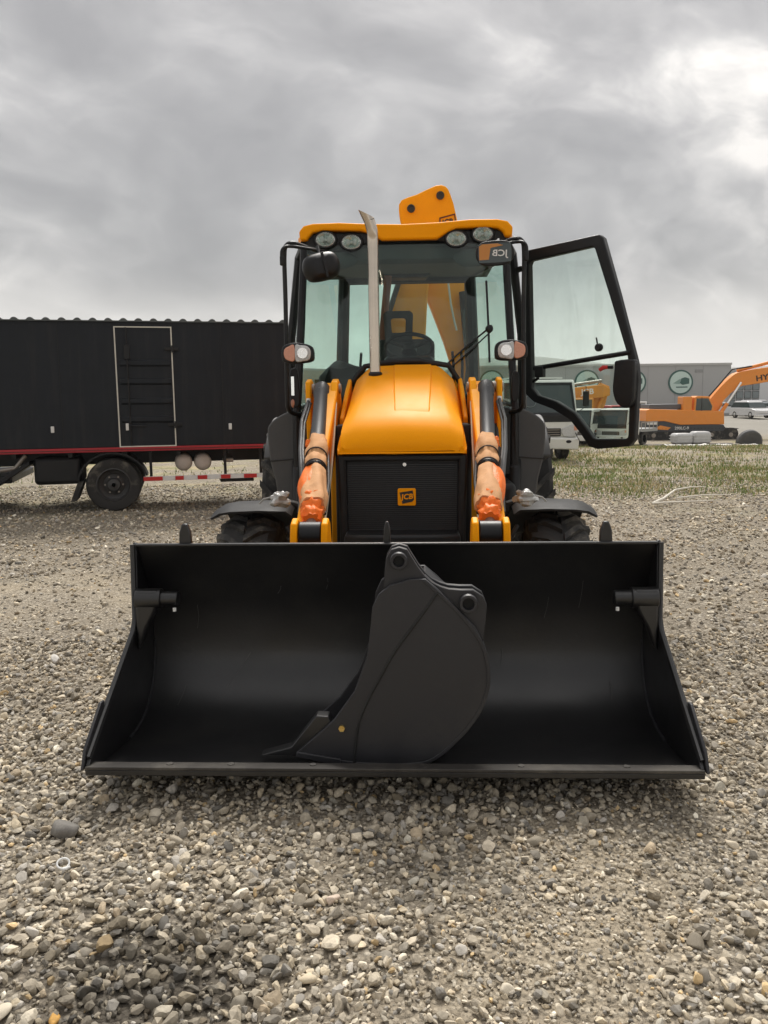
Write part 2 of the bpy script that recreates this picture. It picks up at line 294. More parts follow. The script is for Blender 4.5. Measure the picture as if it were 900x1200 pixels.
def ground_material():
    mt = bpy.data.materials.new('gravel_ground'); mt.use_nodes = True; t = mt.node_tree; t.nodes.clear(); L = t.links.new
    def nn(ty, **kw):
        n = t.nodes.new(ty)
        for k, v in kw.items(): setattr(n, k, v)
        return n
    out = nn('ShaderNodeOutputMaterial'); b = nn('ShaderNodeBsdfPrincipled'); L(b.outputs[0], out.inputs[0]); b.inputs['Roughness'].default_value = 0.92; b.inputs['Specular IOR Level'].default_value = 0.25
    c = nn('ShaderNodeTexCoord').outputs['Object']; sp = nn('ShaderNodeSeparateXYZ'); L(c, sp.inputs[0])
    def noise(s, d=5, r=0.6):
        n = nn('ShaderNodeTexNoise'); L(c, n.inputs['Vector']); n.inputs['Scale'].default_value = s; n.inputs['Detail'].default_value = d; n.inputs['Roughness'].default_value = r; return n.outputs['Fac']
    def mix(f, a, b_):
        n = nn('ShaderNodeMix', data_type='RGBA')
        if isinstance(f, float): n.inputs['Factor'].default_value = f
        else: L(f, n.inputs['Factor'])
        for q, s in ((a, 'A'), (b_, 'B')):
            if isinstance(q, tuple): n.inputs[s].default_value = q + (1,)
            else: L(q, n.inputs[s])
        return n.outputs['Result']
    def mr(v, a, b_, lo=0.0, hi=1.0):
        n = nn('ShaderNodeMapRange', interpolation_type='SMOOTHSTEP'); L(v, n.inputs['Value']); n.inputs['From Min'].default_value = a; n.inputs['From Max'].default_value = b_; n.inputs['To Min'].default_value = lo; n.inputs['To Max'].default_value = hi; return n.outputs[0]
    def mul(a, b_):
        n = nn('ShaderNodeMath', operation='MULTIPLY'); L(a, n.inputs[0])
        if isinstance(b_, float): n.inputs[1].default_value = b_
        else: L(b_, n.inputs[1])
        return n.outputs[0]
    def vor(s):
        n = nn('ShaderNodeTexVoronoi'); L(c, n.inputs['Vector']); n.inputs['Scale'].default_value = s; return n
    fa = nn('ShaderNodeAttribute'); fa.attribute_name = 'Col'; fsep = nn('ShaderNodeSeparateColor'); L(fa.outputs['Color'], fsep.inputs[0])
    dirt = mix(mr(fsep.outputs[0], 0.12, 0.55), mix(noise(2.2, 8, 0.7), (0.20, 0.165, 0.12), (0.33, 0.28, 0.21)), mix(noise(2.2, 8, 0.7), (0.38, 0.312, 0.215), (0.53, 0.45, 0.33)))  # fine soil is tan; among coarse stones darkened, gap shade painted in
    v1 = vor(48.0); v2 = vor(21.0)
    def stone_col(v):
        s2 = nn('ShaderNodeSeparateColor'); L(v.outputs['Color'], s2.inputs[0])
        rp = nn('ShaderNodeValToRGB'); L(s2.outputs[0], rp.inputs[0]); q = rp.color_ramp
        q.elements[0].color = (0.20, 0.172, 0.132, 1); q.elements[1].color = (0.66, 0.60, 0.49, 1); e_ = q.elements.new(0.55); e_.color = (0.43, 0.375, 0.29, 1)
        return rp.outputs[0]
    s1 = mix(mr(v1.outputs['Distance'], 0.35, 0.6, 0, 0.7), stone_col(v1), (0.16, 0.138, 0.11))
    s2_ = mix(mr(v2.outputs['Distance'], 0.35, 0.62, 0, 0.6), stone_col(v2), (0.20, 0.172, 0.135))
    stones = mix(mr(sp.outputs[1], 9, 18), s1, s2_)
    base = mix(mr(noise(1.1, 5, 0.6), 0.36, 0.62, 0.35, 0.85), dirt, stones)
    # wet patch of dark stones near the lower left, darker earth tracks further off
    wx = nn('ShaderNodeVectorMath', operation='DISTANCE'); L(c, wx.inputs[0]); wx.inputs[1].default_value = (-0.66, 2.06, 0)
    wn = nn('ShaderNodeMath', operation='ADD'); L(wx.outputs['Value'], wn.inputs[0]); L(mul(noise(6, 4), 0.35), wn.inputs[1])
    base = mix(mr(wn.outputs[0], 0.28, 0.62, 0.72, 0.0), base, (0.040, 0.035, 0.030))
    # dry grass and green growth tint beyond the machine
    fy = nn('ShaderNodeMath', operation='ADD'); L(sp.outputs[1], fy.inputs[0]); L(mul(noise(0.5, 4), 12.0), fy.inputs[1]); far = mr(fy.outputs[0], 13, 27)
    gn = mr(noise(0.55, 7, 0.65), 0.46, 0.60)
    gcol = mix(mr(noise(1.4, 5), 0.4, 0.65), (0.25, 0.245, 0.10), (0.46, 0.375, 0.21))
    base = mix(mul(mul(far, gn), 0.72), base, gcol)
    lot = mr(sp.outputs[1], 50, 64)
    base = mix(lot, base, mix(noise(0.2, 6), (0.25, 0.235, 0.20), (0.36, 0.34, 0.30)))
    L(base, b.inputs['Base Color'])
    bp = nn('ShaderNodeBump'); bp.inputs['Strength'].default_value = 0.9; bp.inputs['Distance'].default_value = 0.02; bp.invert = True
    L(v1.outputs['Distance'], bp.inputs['Height']); bp2 = nn('ShaderNodeBump'); bp2.inputs['Strength'].default_value = 0.7; bp2.inputs['Distance'].default_value = 0.03; L(noise(30, 6, 0.7), bp2.inputs['Height']); L(bp.outputs[0], bp2.inputs['Normal']); L(bp2.outputs[0], b.inputs['Normal'])
    return mt
ground = None

# ------------------------------------------------------------------ gravel
def stone_mat(attr):
    mt = bpy.data.materials.new('stone_' + attr.lower()); mt.use_nodes = True; t = mt.node_tree; b = t.nodes['Principled BSDF']; L = t.links.new
    b.inputs['Roughness'].default_value = 0.78; b.inputs['Specular IOR Level'].default_value = 0.3
    c = t.nodes.new('ShaderNodeTexCoord'); n = t.nodes.new('ShaderNodeTexNoise'); L(c.outputs['Object'], n.inputs['Vector']); n.inputs['Scale'].default_value = 70 ; n.inputs['Detail'].default_value = 5; n.inputs['Roughness'].default_value = 0.7
    if attr == 'Col':
        a = t.nodes.new('ShaderNodeAttribute'); a.attribute_name = 'Col'; src = a.outputs['Color']
    else:
        oi = t.nodes.new('ShaderNodeObjectInfo'); src = oi.outputs['Color']
    mp_ = t.nodes.new('ShaderNodeMapRange'); L(n.outputs['Fac'], mp_.inputs['Value']); mp_.inputs['From Min'].default_value = 0.3; mp_.inputs['From Max'].default_value = 0.7; mp_.inputs['To Min'].default_value = 0.72; mp_.inputs['To Max'].default_value = 1.22
    mu = t.nodes.new('ShaderNodeMix'); mu.data_type = 'RGBA'; mu.blend_type = 'MULTIPLY'; mu.inputs['Factor'].default_value = 1; L(src, mu.inputs['A']); L(mp_.outputs[0], mu.inputs['B']); L(mu.outputs['Result'], b.inputs['Base Color'])
    bp = t.nodes.new('ShaderNodeBump'); L(n.outputs['Fac'], bp.inputs['Height']); bp.inputs['Strength'].default_value = 0.35; bp.inputs['Distance'].default_value = 0.004; L(bp.outputs[0], b.inputs['Normal'])
    return mt
SM_COL, SM_OBJ = stone_mat('Col'), stone_mat('Object')
def ico(sub):
    bm = bmesh.new(); bmesh.ops.create_icosphere(bm, subdivisions=sub, radius=1); v = np.array([q.co[:] for q in bm.verts]); f = np.array([[q.index for q in p.verts] for p in bm.faces]); bm.free(); return v, f
def stone_shapes(sub, n, rng, soft=0.0):
    v0, f0 = ico(sub); out = []
    for i in range(n):
        v = v0.copy()
        for _ in range(rng.integers(7, 13)):                       # flatten against random planes: worn facets
            d = rng.normal(size=3); d /= np.linalg.norm(d); h = rng.uniform(0.45, 0.80) + soft * .18; k = v @ d; over = np.maximum(k - h, 0) * (0.93 - soft * .2); v -= over[:, None] * d
        v *= np.array([1.0, rng.uniform(0.5, 0.95), rng.uniform(0.38, 0.72)]); v /= np.abs(v[:, :2]).max(); out.append(v)
    return out, f0
def rand_rot(n, rng, tilt):
    a = rng.uniform(0, 2 * PI, n); tx = rng.normal(0, tilt, n); ty = rng.normal(0, tilt, n)
    ca, sa = np.cos(a), np.sin(a); o = np.zeros(n); i = np.ones(n)
    Rz = np.stack([ca, -sa, o, sa, ca, o, o, o, i], -1).reshape(n, 3, 3); cx_, sx_ = np.cos(tx), np.sin(tx); Rx = np.stack([i, o, o, o, cx_, -sx_, o, sx_, cx_], -1).reshape(n, 3, 3)
    cy_, sy_ = np.cos(ty), np.sin(ty); Ry = np.stack([cy_, o, sy_, o, i, o, -sy_, o, cy_], -1).reshape(n, 3, 3); return Rx @ Ry @ Rz
PAL = np.array([(0.33, 0.292, 0.238), (0.40, 0.356, 0.290), (0.48, 0.436, 0.365), (0.27, 0.246, 0.212), (0.43, 0.372, 0.285), (0.35, 0.33, 0.305), (0.21, 0.197, 0.18), (0.62, 0.585, 0.51), (0.46, 0.345, 0.20), (0.37, 0.305, 0.225)])
PW = np.array([0.20, 0.22, 0.12, 0.12, 0.12, 0.10, 0.05, 0.022, 0.018, 0.03]); PW = PW / PW.sum()
def stone_cols(n, rng): return 1.18 * np.array([1.02, 1.0, .94]) * PAL[rng.choice(len(PAL), n, p=PW)] * rng.uniform(0.50, 1.36, (n, 1))
def coarse(x, y):    # 1 where coarse stones lie, lower where fine soil shows (lower right and the wheel track)
    d = 1 - 0.6 * np.exp(-(((x + 2.9) / 1.3) ** 2 + ((y - 6.6) / 0.9) ** 2)) - 0.45 * np.exp(-(((x - 3.1) / 0.5) ** 2 + ((y - 6.4) / 0.6) ** 2)) - 0.90 * np.exp(-(((x - 0.55) / 0.42) ** 2 + ((y - 2.18) / 0.30) ** 2)) - 0.55 * np.exp(-(((x - 1.75) / 0.5) ** 2 + ((y - 2.9) / 0.7) ** 2)) - 0.45 * np.exp(-(((x - 0.45) / 0.9) ** 2 + ((y - 2.75) / 0.3) ** 2))
    return np.clip(d + 0.22 * np.sin(x * 3.3 + 1.2) * np.sin(y * 2.7), 0.10, 1)
_fine = np.clip(1.0 - coarse(gv[:, 0], gv[:, 1]), 0, 1)
ground = tag(np_mesh('ground', gv, gf, ground_material(), col=np.repeat(_fine[:, None], 3, 1)), None, None, kind='structure')
def scatter(n, y0, y1, r0, r1, rng, pw=1.0, fines=False):
    xs, ys = [], []
    while sum(map(len, xs)) < n:
        y = y0 + (y1 - y0) * rng.uniform(0, 1, n) ** pw; x = rng.uniform(-1, 1, n) * (0.56 * y + 0.9)
        keep = (rng.uniform(0, 1, n) < (0.56 * y + 0.9) / (0.56 * y1 + 0.9)) & (rng.uniform(0, 1, n) < ((1.25 - coarse(x, y)) if fines else coarse(x, y))); xs.append(x[keep]); ys.append(y[keep])
    x = np.concatenate(xs)[:n]; y = np.concatenate(ys)[:n]; sz = np.clip(np.exp(rng.normal(math.log(r0), 0.40, n)), r0 * 0.45, r1)
    return x, y, sz
def gravel(name, sub, nsh, n, y0, y1, r0, r1, seed, lift):
    rng = np.random.default_rng(seed); sh, f0 = stone_shapes(sub, nsh, rng); x, y, sz = scatter(n, y0, y1, r0, r1, rng, fines=(name == 'b')); sz = sz * (1 if name == 'b' else (0.62 + 0.38 * coarse(x, y)))
    Rm = rand_rot(n, rng, 0.55); k = rng.integers(0, nsh, n); S = np.stack(sh)[k]
    V = np.einsum('nij,nvj->nvi', Rm, S) * sz[:, None, None]; z = gz(x, y) + sz * rng.uniform(lift[0], lift[1], n); V += np.stack([x, y, z], -1)[:, None, :]
    C = stone_cols(n, rng); wet = np.clip(1 - (np.hypot((x + 0.66) * .8, (y - 2.06)) - 0.15) / 0.20, 0, 1) * rng.uniform(0.35, 1, n); C = C * (1 - 0.72 * wet)[:, None]
    nv = S.shape[1]; Fa = (f0[None] + (np.arange(n) * nv)[:, None, None]).reshape(-1, 3)
    return V.reshape(-1, 3), Fa, np.repeat(C, nv, 0)
parts = [gravel('a', 2, 30, 8000, 1.35, 4.4, 0.0150, 0.030, 3, (0.05, 0.8)), gravel('a2', 1, 40, 30000, 1.35, 5.4, 0.0115, 0.022, 13, (0.05, 0.9)), gravel('b', 1, 20, 18000, 1.35, 4.0, 0.0065, 0.011, 4, (0.0, 0.8)), gravel('c', 1, 30, 50000, 5.0, 16.0, 0.0165, 0.034, 5, (0.0, 0.5))]
ofs = 0; VV, FF, CC = [], [], []
for v_, f_, c_ in parts: VV.append(v_); FF.append(f_ + ofs); CC.append(c_); ofs += len(v_)
tag(np_mesh('gravel', np.concatenate(VV), np.concatenate(FF), SM_COL, col=np.concatenate(CC), smooth=False), 'loose grey and tan gravel covering the yard', 'gravel', kind='stuff')
# the 290 stones that show largest, each its own piece of the ground
rng = np.random.default_rng(21); SH, F2 = stone_shapes(3, 12, rng, 0.45); stone_meshes = []
for s_ in SH:
    o = np_mesh('stone', s_, F2, SM_OBJ); stone_meshes.append(o.data); bpy.data.objects.remove(o)
x, y, sz = scatter(290, 1.6, 3.4, 0.0200, 0.031, rng); cs = stone_cols(290, rng)
for i in range(290):
    o = bpy.data.objects.new('stone', stone_meshes[i % 12]); COL.objects.link(o); o.parent = ground
    o.location = (x[i], y[i], float(gz(x[i], y[i])) + sz[i] * 0.30); o.scale = (sz[i],) * 3; o.rotation_euler = (rng.normal(0, .4), rng.normal(0, .4), rng.uniform(0, 6.28)); wet = max(0, 1 - (math.hypot((x[i] + .66) * .8, y[i] - 2.06) - .15) / .2); o.color = tuple(cs[i] * (1 - .55 * min(1, wet))) + (1,)
def lone_stone(px, py, r, col, label, sq=0.6):
    k = mk = np.array(SH[random.randrange(12)]) * np.array([1, .8, sq / 0.6]); o = np_mesh('stone', mk * r, F2, SM_OBJ); o.location = (px, py, float(gz(px, py)) + r * 0.40); o.rotation_euler = (0.1, -0.15, random.uniform(0, 6)); o.color = col + (1,); return tag(o, label, 'stone')
lone_stone(-1.19, 2.86, 0.072, (0.19, 0.178, 0.16), 'large dark grey stone lying left of the bucket shadow', 0.34)
lone_stone(-0.175, 2.43, 0.030, (0.62, 0.50, 0.40), 'pale pinkish rounded stone in front of the bucket', 0.5)
lone_stone(-0.86, 1.93, 0.034, (0.46, 0.26, 0.07), 'orange brown stone in the dark wet patch')
lone_stone(-2.0, 4.85, 0.06, (0.60, 0.57, 0.52), 'whitish stone on gravel left of the bucket')
e_ = empty('plastic_ring', (-1.075, 2.56, float(gz(-1.075, 2.56)) + 0.03), 0.6, 'white plastic ring lying on gravel at lower left', 'ring', scale=0.75)
MB().tube([(0.026 * math.cos(a), 0.018 * math.sin(a), 0.022 + 0.014 * math.sin(a)) for a in np.linspace(0, 2 * PI, 20)], 0.0045, 8).build('ring_band', WHT, e_); MB().tube([(-0.012, -0.012, 0.004), (0.004, -0.03, 0.01), (0.022, -0.028, 0.012)], 0.006, 8).build('ring_tab', WHT, e_)

# grass: thin blades in clumps
GRM = bpy.data.materials.new('grass_blades'); GRM.use_nodes = True
_t = GRM.node_tree; _a = _t.nodes.new('ShaderNodeAttribute'); _a.attribute_name = 'Col'; _t.links.new(_a.outputs['Color'], _t.nodes['Principled BSDF'].inputs['Base Color']); _t.nodes['Principled BSDF'].inputs['Roughness'].default_value = 0.8
def grass():
    rng = np.random.default_rng(8); P = []; C = []; Hh = []
    def clump(cx_, cy_, rx, ry, n, h, green):
        n = int(n * .5) if n > 100 else n; x = rng.normal(cx_, rx * 1.15, n); y = rng.normal(cy_, ry * 1.9, n); P.append(np.stack([x, y], -1)); Hh.append(h * rng.uniform(0.4, 1.15, n))
        g = np.where(rng.uniform(0, 1, (n, 1)) < green, np.array([[0.175, 0.235, 0.065]]), np.array([[0.46, 0.38, 0.20]])); C.append(g * rng.uniform(0.7, 1.3, (n, 1)))
    for cx_, cy_, rx, ry, n, h, g in [(4.25, 16.5, .35, .28, 900, .15, .85), (3.2, 16.6, .4, .3, 500, .12, .7), (4.2, 18.5, .8, .4, 600, .10, .75), (5.6, 20.5, .8, .5, 900, .15, .5), (7.4, 17.4, .9, .4, 1200, .13, .8), (8.3, 18.6, .8, .5, 1100, .16, .8), (9.6, 17.2, .6, .4, 900, .16, .8), (6.4, 19.4, 1.2, .7, 1000, .13, .45), (8.8, 21.5, 1.8, .9, 1400, .16, .4), (5.7, 24, 1.8, .8, 1200, .18, .45), (11, 24, 2, 1.2, 1400, .18, .4), (12, 29, 3.2, 1.6, 1600, .2, .45), (7.5, 30, 2.5, 1.5, 900, .2, .5), (-8.5, 18, 1.4, 1.6, 900, .22, .6), (-3.6, 18.5, 1.4, .6, 400, .14, .6), (3.4, 14.6, .5, .3, 700, .15, .8), (4.1, 13.4, .5, .15, 420, .12, .8), (6.2, 13.9, .6, .2, 500, .12, .75), (7.6, 14.6, .5, .2, 450, .13, .8), (5.0, 15.2, .9, .3, 700, .11, .55), (6.8, 15.6, .8, .35, 700, .12, .6), (8.6, 16.0, .8, .3, 600, .12, .7), (2.9, 19, .7, .8, 700, .18, .7)]: clump(cx_, cy_, rx, ry, n, h, g)
    for i in range(190):
        y = 13.0 + 25 * rng.uniform(0, 1) ** 1.3; clump(rng.uniform(1.8, 0.56 * y + 1), y, .10 + y * .008, .14 + y * .006, 100, rng.uniform(.09, .20), rng.uniform(.2, .9))
    P = np.concatenate(P); Hh = np.concatenate(Hh) * .62; C = np.concatenate(C); n = len(P); z = gz(P[:, 0], P[:, 1]) - 0.01; a = rng.uniform(0, 2 * PI, n); wd = rng.uniform(.006, .012, n) * (1 + P[:, 1] / 30)
    dx = np.stack([np.cos(a) * wd, np.sin(a) * wd], -1); ln = rng.normal(0, .35, (n, 2)) * Hh[:, None]
    V = np.empty((n, 3, 3)); V[:, 0, :2] = P - dx; V[:, 1, :2] = P + dx; V[:, 0, 2] = z; V[:, 1, 2] = z; V[:, 2, :2] = P + ln; V[:, 2, 2] = z + Hh
    tag(np_mesh('grass', V.reshape(-1, 3), np.arange(3 * n).reshape(-1, 3), GRM, col=np.repeat(C, 3, 0), smooth=False), 'sparse green and straw coloured grass growing through the gravel', 'grass', kind='stuff')
grass()

# ------------------------------------------------------------------ the backhoe loader. Local frame: x right, y away from the viewer, z up, y = 0 at the lip
YAW = R(-2.4); MROOT = Vector((0.03, 2.99, 0))
RZ = Matrix.Rotation(YAW, 4, 'Z')
def Wp(p): return MROOT + (RZ @ Vector(p))
bl = empty('backhoe_loader', MROOT, YAW, 'yellow backhoe loader with wide black front bucket and its cab door open', 'backhoe loader')

# --- front bucket
BW = 1.168
WEAR = pmat('bucket_floor_paint', (0.010, 0.0100, 0.0105), 0.52, spec=0.5, var=0.3, scale=7, bump=0.05, bscale=80, dust=0.10)
prof = smooth_poly([(0.04, .160), (0.14, .140), (0.30, .120), (0.45, .108), (0.60, .120), (0.72, .170), (0.805, .26), (0.85, .39), (0.835, .60), (0.75, .80), (0.668, .932)], 4, closed=False)
bk = MB().sheet(prof, 0.016, -BW, BW).build('front_bucket', BLK, bl, bevel=0.003, label='wide black front loader bucket facing the viewer'); bk.location = (-.018, 0, 0)
MB().bx(-BW - .004, BW + .004, .652, .680, .930, .942).build('top_rail', BLK, bk, bevel=0.004)
for s in (-1, 1):
    sp_ = [(0.668, .945), (0.645, .60), (0.62, .56), (0.03, .20), (0.0, .165), (0.06, .130), (0.30, .098), (0.45, .086), (0.62, .098), (0.75, .15), (0.845, .25), (0.885, .40), (0.865, .62), (0.77, .83), (.69, .945)]
    a = s * BW; MB().prism(sp_, 'x', a, a + s * 0.016).build('side_plate', BLK, bk, bevel=0.003)
    # rolled front edge stiffener of the side plate
    MB().tube([(a + s * .012, .655, .94), (a + s * .012, .634, .60), (a + s * .012, .60, .55), (a + s * .012, .03, .205)], 0.013, 8).build('edge_bar', BLK, bk)
    # bolted side cutter at the lower front corner
    MB().prism([(-.005, .17), (.03, .24), (.21, .365), (.25, .36), (.10, .165)], 'x', a + s * .017, a + s * .030).build('side_cutter', BLK2, bk, bevel=0.004)
    # knuckle of the clam pivot on the inner side
    MB().cyl((s * 1.166, .635, .695), (s * 1.05, .635, .695), 0.047, 20).build('pivot_boss', BLK, bk, bevel=.004)
    MB().cyl((s * 1.055, .635, .695), (s * .975, .635, .695), 0.034, 18).build('pivot_pin', BLK, bk, bevel=.004)
    MB().prism([(s * 1.165, .738), (s * 1.06, .738), (s * 1.058, .685), (s * 1.085, .625), (s * 1.118, .565), (s * 1.14, .50), (s * 1.165, .455)], 'y', .60, .66).build('pivot_bracket', BLK, bk, bevel=.012)
    MB().cyl((s * .985, .60, .645), (s * .985, .60, .66), .008, 8).build('grease_nipple', WHT, bk)
    MB().prism([(s * .945 - .028, .92), (s * .945 - .026, .99), (s * .945 - .012, 1.03), (s * .945 + .012, 1.03), (s * .945 + .026, .99), (s * .945 + .03, .92)], 'y', .672, .70).build('lifting_lug', BLK, bk, bevel=.006)
    # weld bead where the side meets the curved back
    MB().tube([(s * (BW - .004), q[0] - .004, q[1] + .004) for q in prof[12:30]], [.006 + .002 * math.sin(i * 2.3) for i in range(18)], 6).build('weld_bead', BLK2, bk)
MB().prism([(-.045, .92), (-.043, 1.0), (-.034, 1.035), (-.022, 1.035), (-.014, 1.0), (-.012, .92)], 'y', .675, .70).build('lifting_lug', BLK, bk, bevel=.005)
lipm = pmat('worn_cutting_edge', (0.036, 0.032, 0.028), 0.6, metal=0.2, var=0.4, scale=9, bump=0.1, bscale=50, dust=0.34)
MB().prism([(-.005, .172), (-.005, .185), (.07, .174), (.07, .155)], 'x', -BW - .012, BW + .012).build('cutting_edge', lipm, bk, bevel=.003)
MB().prism([(.0, .148), (.0, .171), (.09, .157), (.10, .140)], 'x', -BW - .014, BW + .014).build('edge_underside', BLK, bk, bevel=.004)
MB().prism([(.16, .095), (.16, .112), (.45, .082), (.60, .095), (.60, .078), (.45, .066)], 'x', -BW, BW).build('skid_plate', BLK, bk, bevel=.003)
for px_ in (-.86, -.62, -.30, .12, .5, .9): MB().cyl((px_, .04, .170), (px_, .04, .1825), .014, 6).build('edge_bolt', lipm, bk)
for (x0, y0, z0, x1, y1, z1) in [(-.79, .735, .250, -.69, .81, .39), (.86, .83, .60, .868, .78, .74), (-.32, .8, .70, -.31, .77, .76), (-1.02, .70, .17, -1.0, .78, .24), (.50, .82, .33, .505, .845, .40), (-.95, .845, .5, -.94, .82, .62), (.70, .835, .55, .715, .80, .66), (-.55, .80, .68, -.53, .78, .72), (1.0, .74, .19, 1.005, .80, .26)]:
    MB().tube([(x0, y0 - .006, z0), ((x0 + x1) / 2 + .004, (y0 + y1) / 2 + .002, (z0 + z1) / 2), (x1, y1 - .006, z1)], .0011, 5).build('scratch', pmat('scratched_paint', (.075, .072, .07), .6), bk)
# bucket hinges behind, reached by the loader arms
for s in (-1, 1): MB().prism([(.875, .22), (1.0, .22), (1.02, .40), (.97, .62), (.875, .64)], 'x', s * .50 - .07, s * .50 + .07).build('bucket_hinge', BLK, bk, bevel=.006)

# --- loader arms, rams and towers
for s in (-1, 1):
    arm = MB().prism([(2.86, 1.66), (2.72, 1.70), (1.72, 1.17), (1.22, .86), (1.10, .74), (.86, .36), (.86, .22), (1.0, .22), (1.28, .62), (1.50, .72), (2.0, 1.0), (2.86, 1.46)], 'x', s * .445, s * .555).build('loader_arm', YEL2, bl, bevel=.012)
    for a, b in ((.445, .49), (.63, .665)):
        lo = .50 if a < .5 else 1.25
        MB().prism([(2.52 if a < .5 else 2.68, lo), (2.54 if a < .5 else 2.66, 1.55), (2.66, 1.705), (2.76, 1.725), (2.86, 1.70), (3.0, 1.45), (3.05, lo)], 'x', s * a, s * b).build('tower_plate', YEL2, bl, bevel=.008)
    MB().cyl((s * .43, 2.76, 1.66), (s * .68, 2.76, 1.66), .035, 16).build('tower_pin', STL, bl, bevel=.004)
    T0 = Vector((s * .555, 2.68, 1.66)); B0 = Vector((s * .462, 1.22, .905)); dv = (B0 - T0)
    ram = MB().tube([T0, T0 + dv * .06, T0 + dv * .07, T0 + dv * .62], [.056, .056, .047, .047], 20).build('tilt_ram', pmat('ram_paint', (.030, .031, .034), .45, spec=.45, dust=.08), bl, bevel=.004)
    MB().cyl(T0 + dv * .62, T0 + dv * .64, .060, 20).build('ram_gland', PLA, ram)
    MB().cyl(T0 + dv * .64, B0, .028, 16).build('ram_rod', STL, ram)
    MB().cyl((s * .462 - .058, 1.22, .895), (s * .462 + .058, 1.22, .895), .062, 20).build('ram_eye', PLA, ram, bevel=.006)
    MB().box(T0 + dv * .03 + Vector((0, -.06, .012)), (.022, .006, .035)).build('grease_tag', WHT, ram)
    for q in (-1, 1):
        xx = s * .462 + q * .079
        MB().prism([(1.12, .70), (1.13, .88), (1.16, .955), (1.23, .975), (1.29, .95), (1.33, .86), (1.40, .70)], 'x', xx - .017, xx + .017).build('lever_plate', YEL, bl, bevel=.008)
    MB().bx(s * .462 - .062, s * .462 + .062, 1.14, 1.20, .80, .842).build('lever_web', YEL, bl, bevel=.006)
    # hydraulic hoses beside the ram with their bright fittings
    for i, (ox, z0) in enumerate(((.085, 1.58), (.07, 1.56), (-.085, 1.60))):
        xs = s * (.555 + ox)
        MB().tube([(xs, 2.62 - .03 * i, z0), (xs + s * .012, 2.35, z0 - .13), (xs - s * .015, 2.05, 1.28), (s * (.50 + ox * .9), 1.75, 1.10), (s * (.49 + ox * .8), 1.5, .96)], .012, 8).build('hydraulic_hose', HOS, bl)
    for ox, zz_ in ((.085, 1.565), (-.085, 1.585)): MB().cyl((s * (.555 + ox), 2.60, zz_ - .03), (s * (.555 + ox), 2.62, zz_ + .025), .016, 10).build('hose_fitting', WHT, bl)
    MB().tube([(s * .448, 2.55, 1.56), (s * .44, 2.3, 1.36), (s * .435, 2.0, 1.12), (s * .432, 1.6, .90), (s * .43, 1.2, .70)], .0085, 8).build('steel_pipe', pmat('pale_pipe', (.50, .44, .32), .4, metal=.4), bl)
    MB().tube([(s * .62, 2.7, 1.40), (s * .63, 2.4, 1.05), (s * .60, 2.1, .72)], .02, 10).build('lift_ram', PLA, bl)

# --- hood, grille, exhaust
def hood_ring(y, hw, zt, zs, zb, tw):
    """half width at the base hw, top width tw, crown zt, shoulder zs, bottom zb"""
    pts = [(-hw, zb), (-hw, (zb + zs) / 2), (-hw * .985, zs - .03), (-hw * .95, zs), (-(hw * .6 + tw * .4), zs + (zt - zs) * .48), (-tw, zt - .022), (-tw * .86, zt - .004), (-tw * .45, zt), (0, zt + .004)]
    pts = pts + [(-a, b) for a, b in pts[-2::-1]]
    return [(p[0], y, p[1]) for p in pts]
hood = MB().loft([hood_ring(1.905, .366, 1.288, 1.284, 1.272, .33), hood_ring(1.90, .378, 1.315, 1.300, 1.262, .335), hood_ring(1.925, .384, 1.37, 1.33, 1.255, .335), hood_ring(1.98, .386, 1.430, 1.36, 1.25, .33), hood_ring(2.07, .387, 1.487, 1.385, 1.22, .32), hood_ring(2.22, .388, 1.548, 1.41, 1.18, .305), hood_ring(2.55, .395, 1.643, 1.47, 1.15, .292), hood_ring(2.95, .408, 1.748, 1.56, 1.12, .285), hood_ring(3.28, .42, 1.832, 1.63, 1.1, .27), hood_ring(3.31, .41, 1.822, 1.62, 1.1, .26)]).build('hood', YEL, bl, bevel=0.006, ang=50)
def hz_top(y): return float(np.interp(y, [1.98, 2.07, 2.22, 2.55, 2.95, 3.28], [1.430, 1.487, 1.548, 1.643, 1.748, 1.832]))
def pad(y, hw, rise, zsub=0.02):
    z = hz_top(y); return [(.06 - hw, y, z - zsub), (.06 - hw * .9, y, z + rise), (.06 + hw * .9, y, z + rise), (.06 + hw, y, z - zsub)]
MB().loft([pad(2.09, .115, -.006), pad(2.15, .118, .012), pad(2.5, .13, .016), pad(2.9, .14, .016), pad(3.24, .15, .014), pad(3.29, .14, -.01)]).build('hood_bulge', YEL, hood, bevel=.012, seg=3)
for s in (-1, 1): MB().prism([(2.6, 1.10), (3.32, 1.10), (3.36, 1.74), (3.1, 1.66), (2.6, 1.46)], 'x', s * .40, s * .432).build('hood_side_panel', YEL2, hood, bevel=.01)
# dark cowl round the back of the hood
MB().tube([(-.45, 3.36, 1.40), (-.43, 3.35, 1.68), (-.30, 3.34, 1.83), (-.1, 3.34, 1.862), (.12, 3.34, 1.866), (.33, 3.34, 1.83), (.43, 3.35, 1.68), (.45, 3.36, 1.40)], .022, 10).build('cowl_seal', PLA, hood)
gr = MB().bx(-.372, .372, 1.97, 3.2, .42, 1.24).build('engine_housing', PLA, bl, bevel=.02)
MB().ring([(-.388, 1.255), (.388, 1.255), (.372, .45), (-.372, .45)], [(-.335, 1.215), (.335, 1.215), (.325, .48), (-.325, .48)], lambda p, d: (p[0], 1.93 + d, p[1]), .06).build('grille_surround', PLA, gr, bevel=.014)
MB().bx(-.34, .34, 1.972, 1.985, .46, 1.23).build('grille_backing', pmat('grille_dark', (.012, .013, .013), .7), gr)
k = 0; zz_ = 1.19
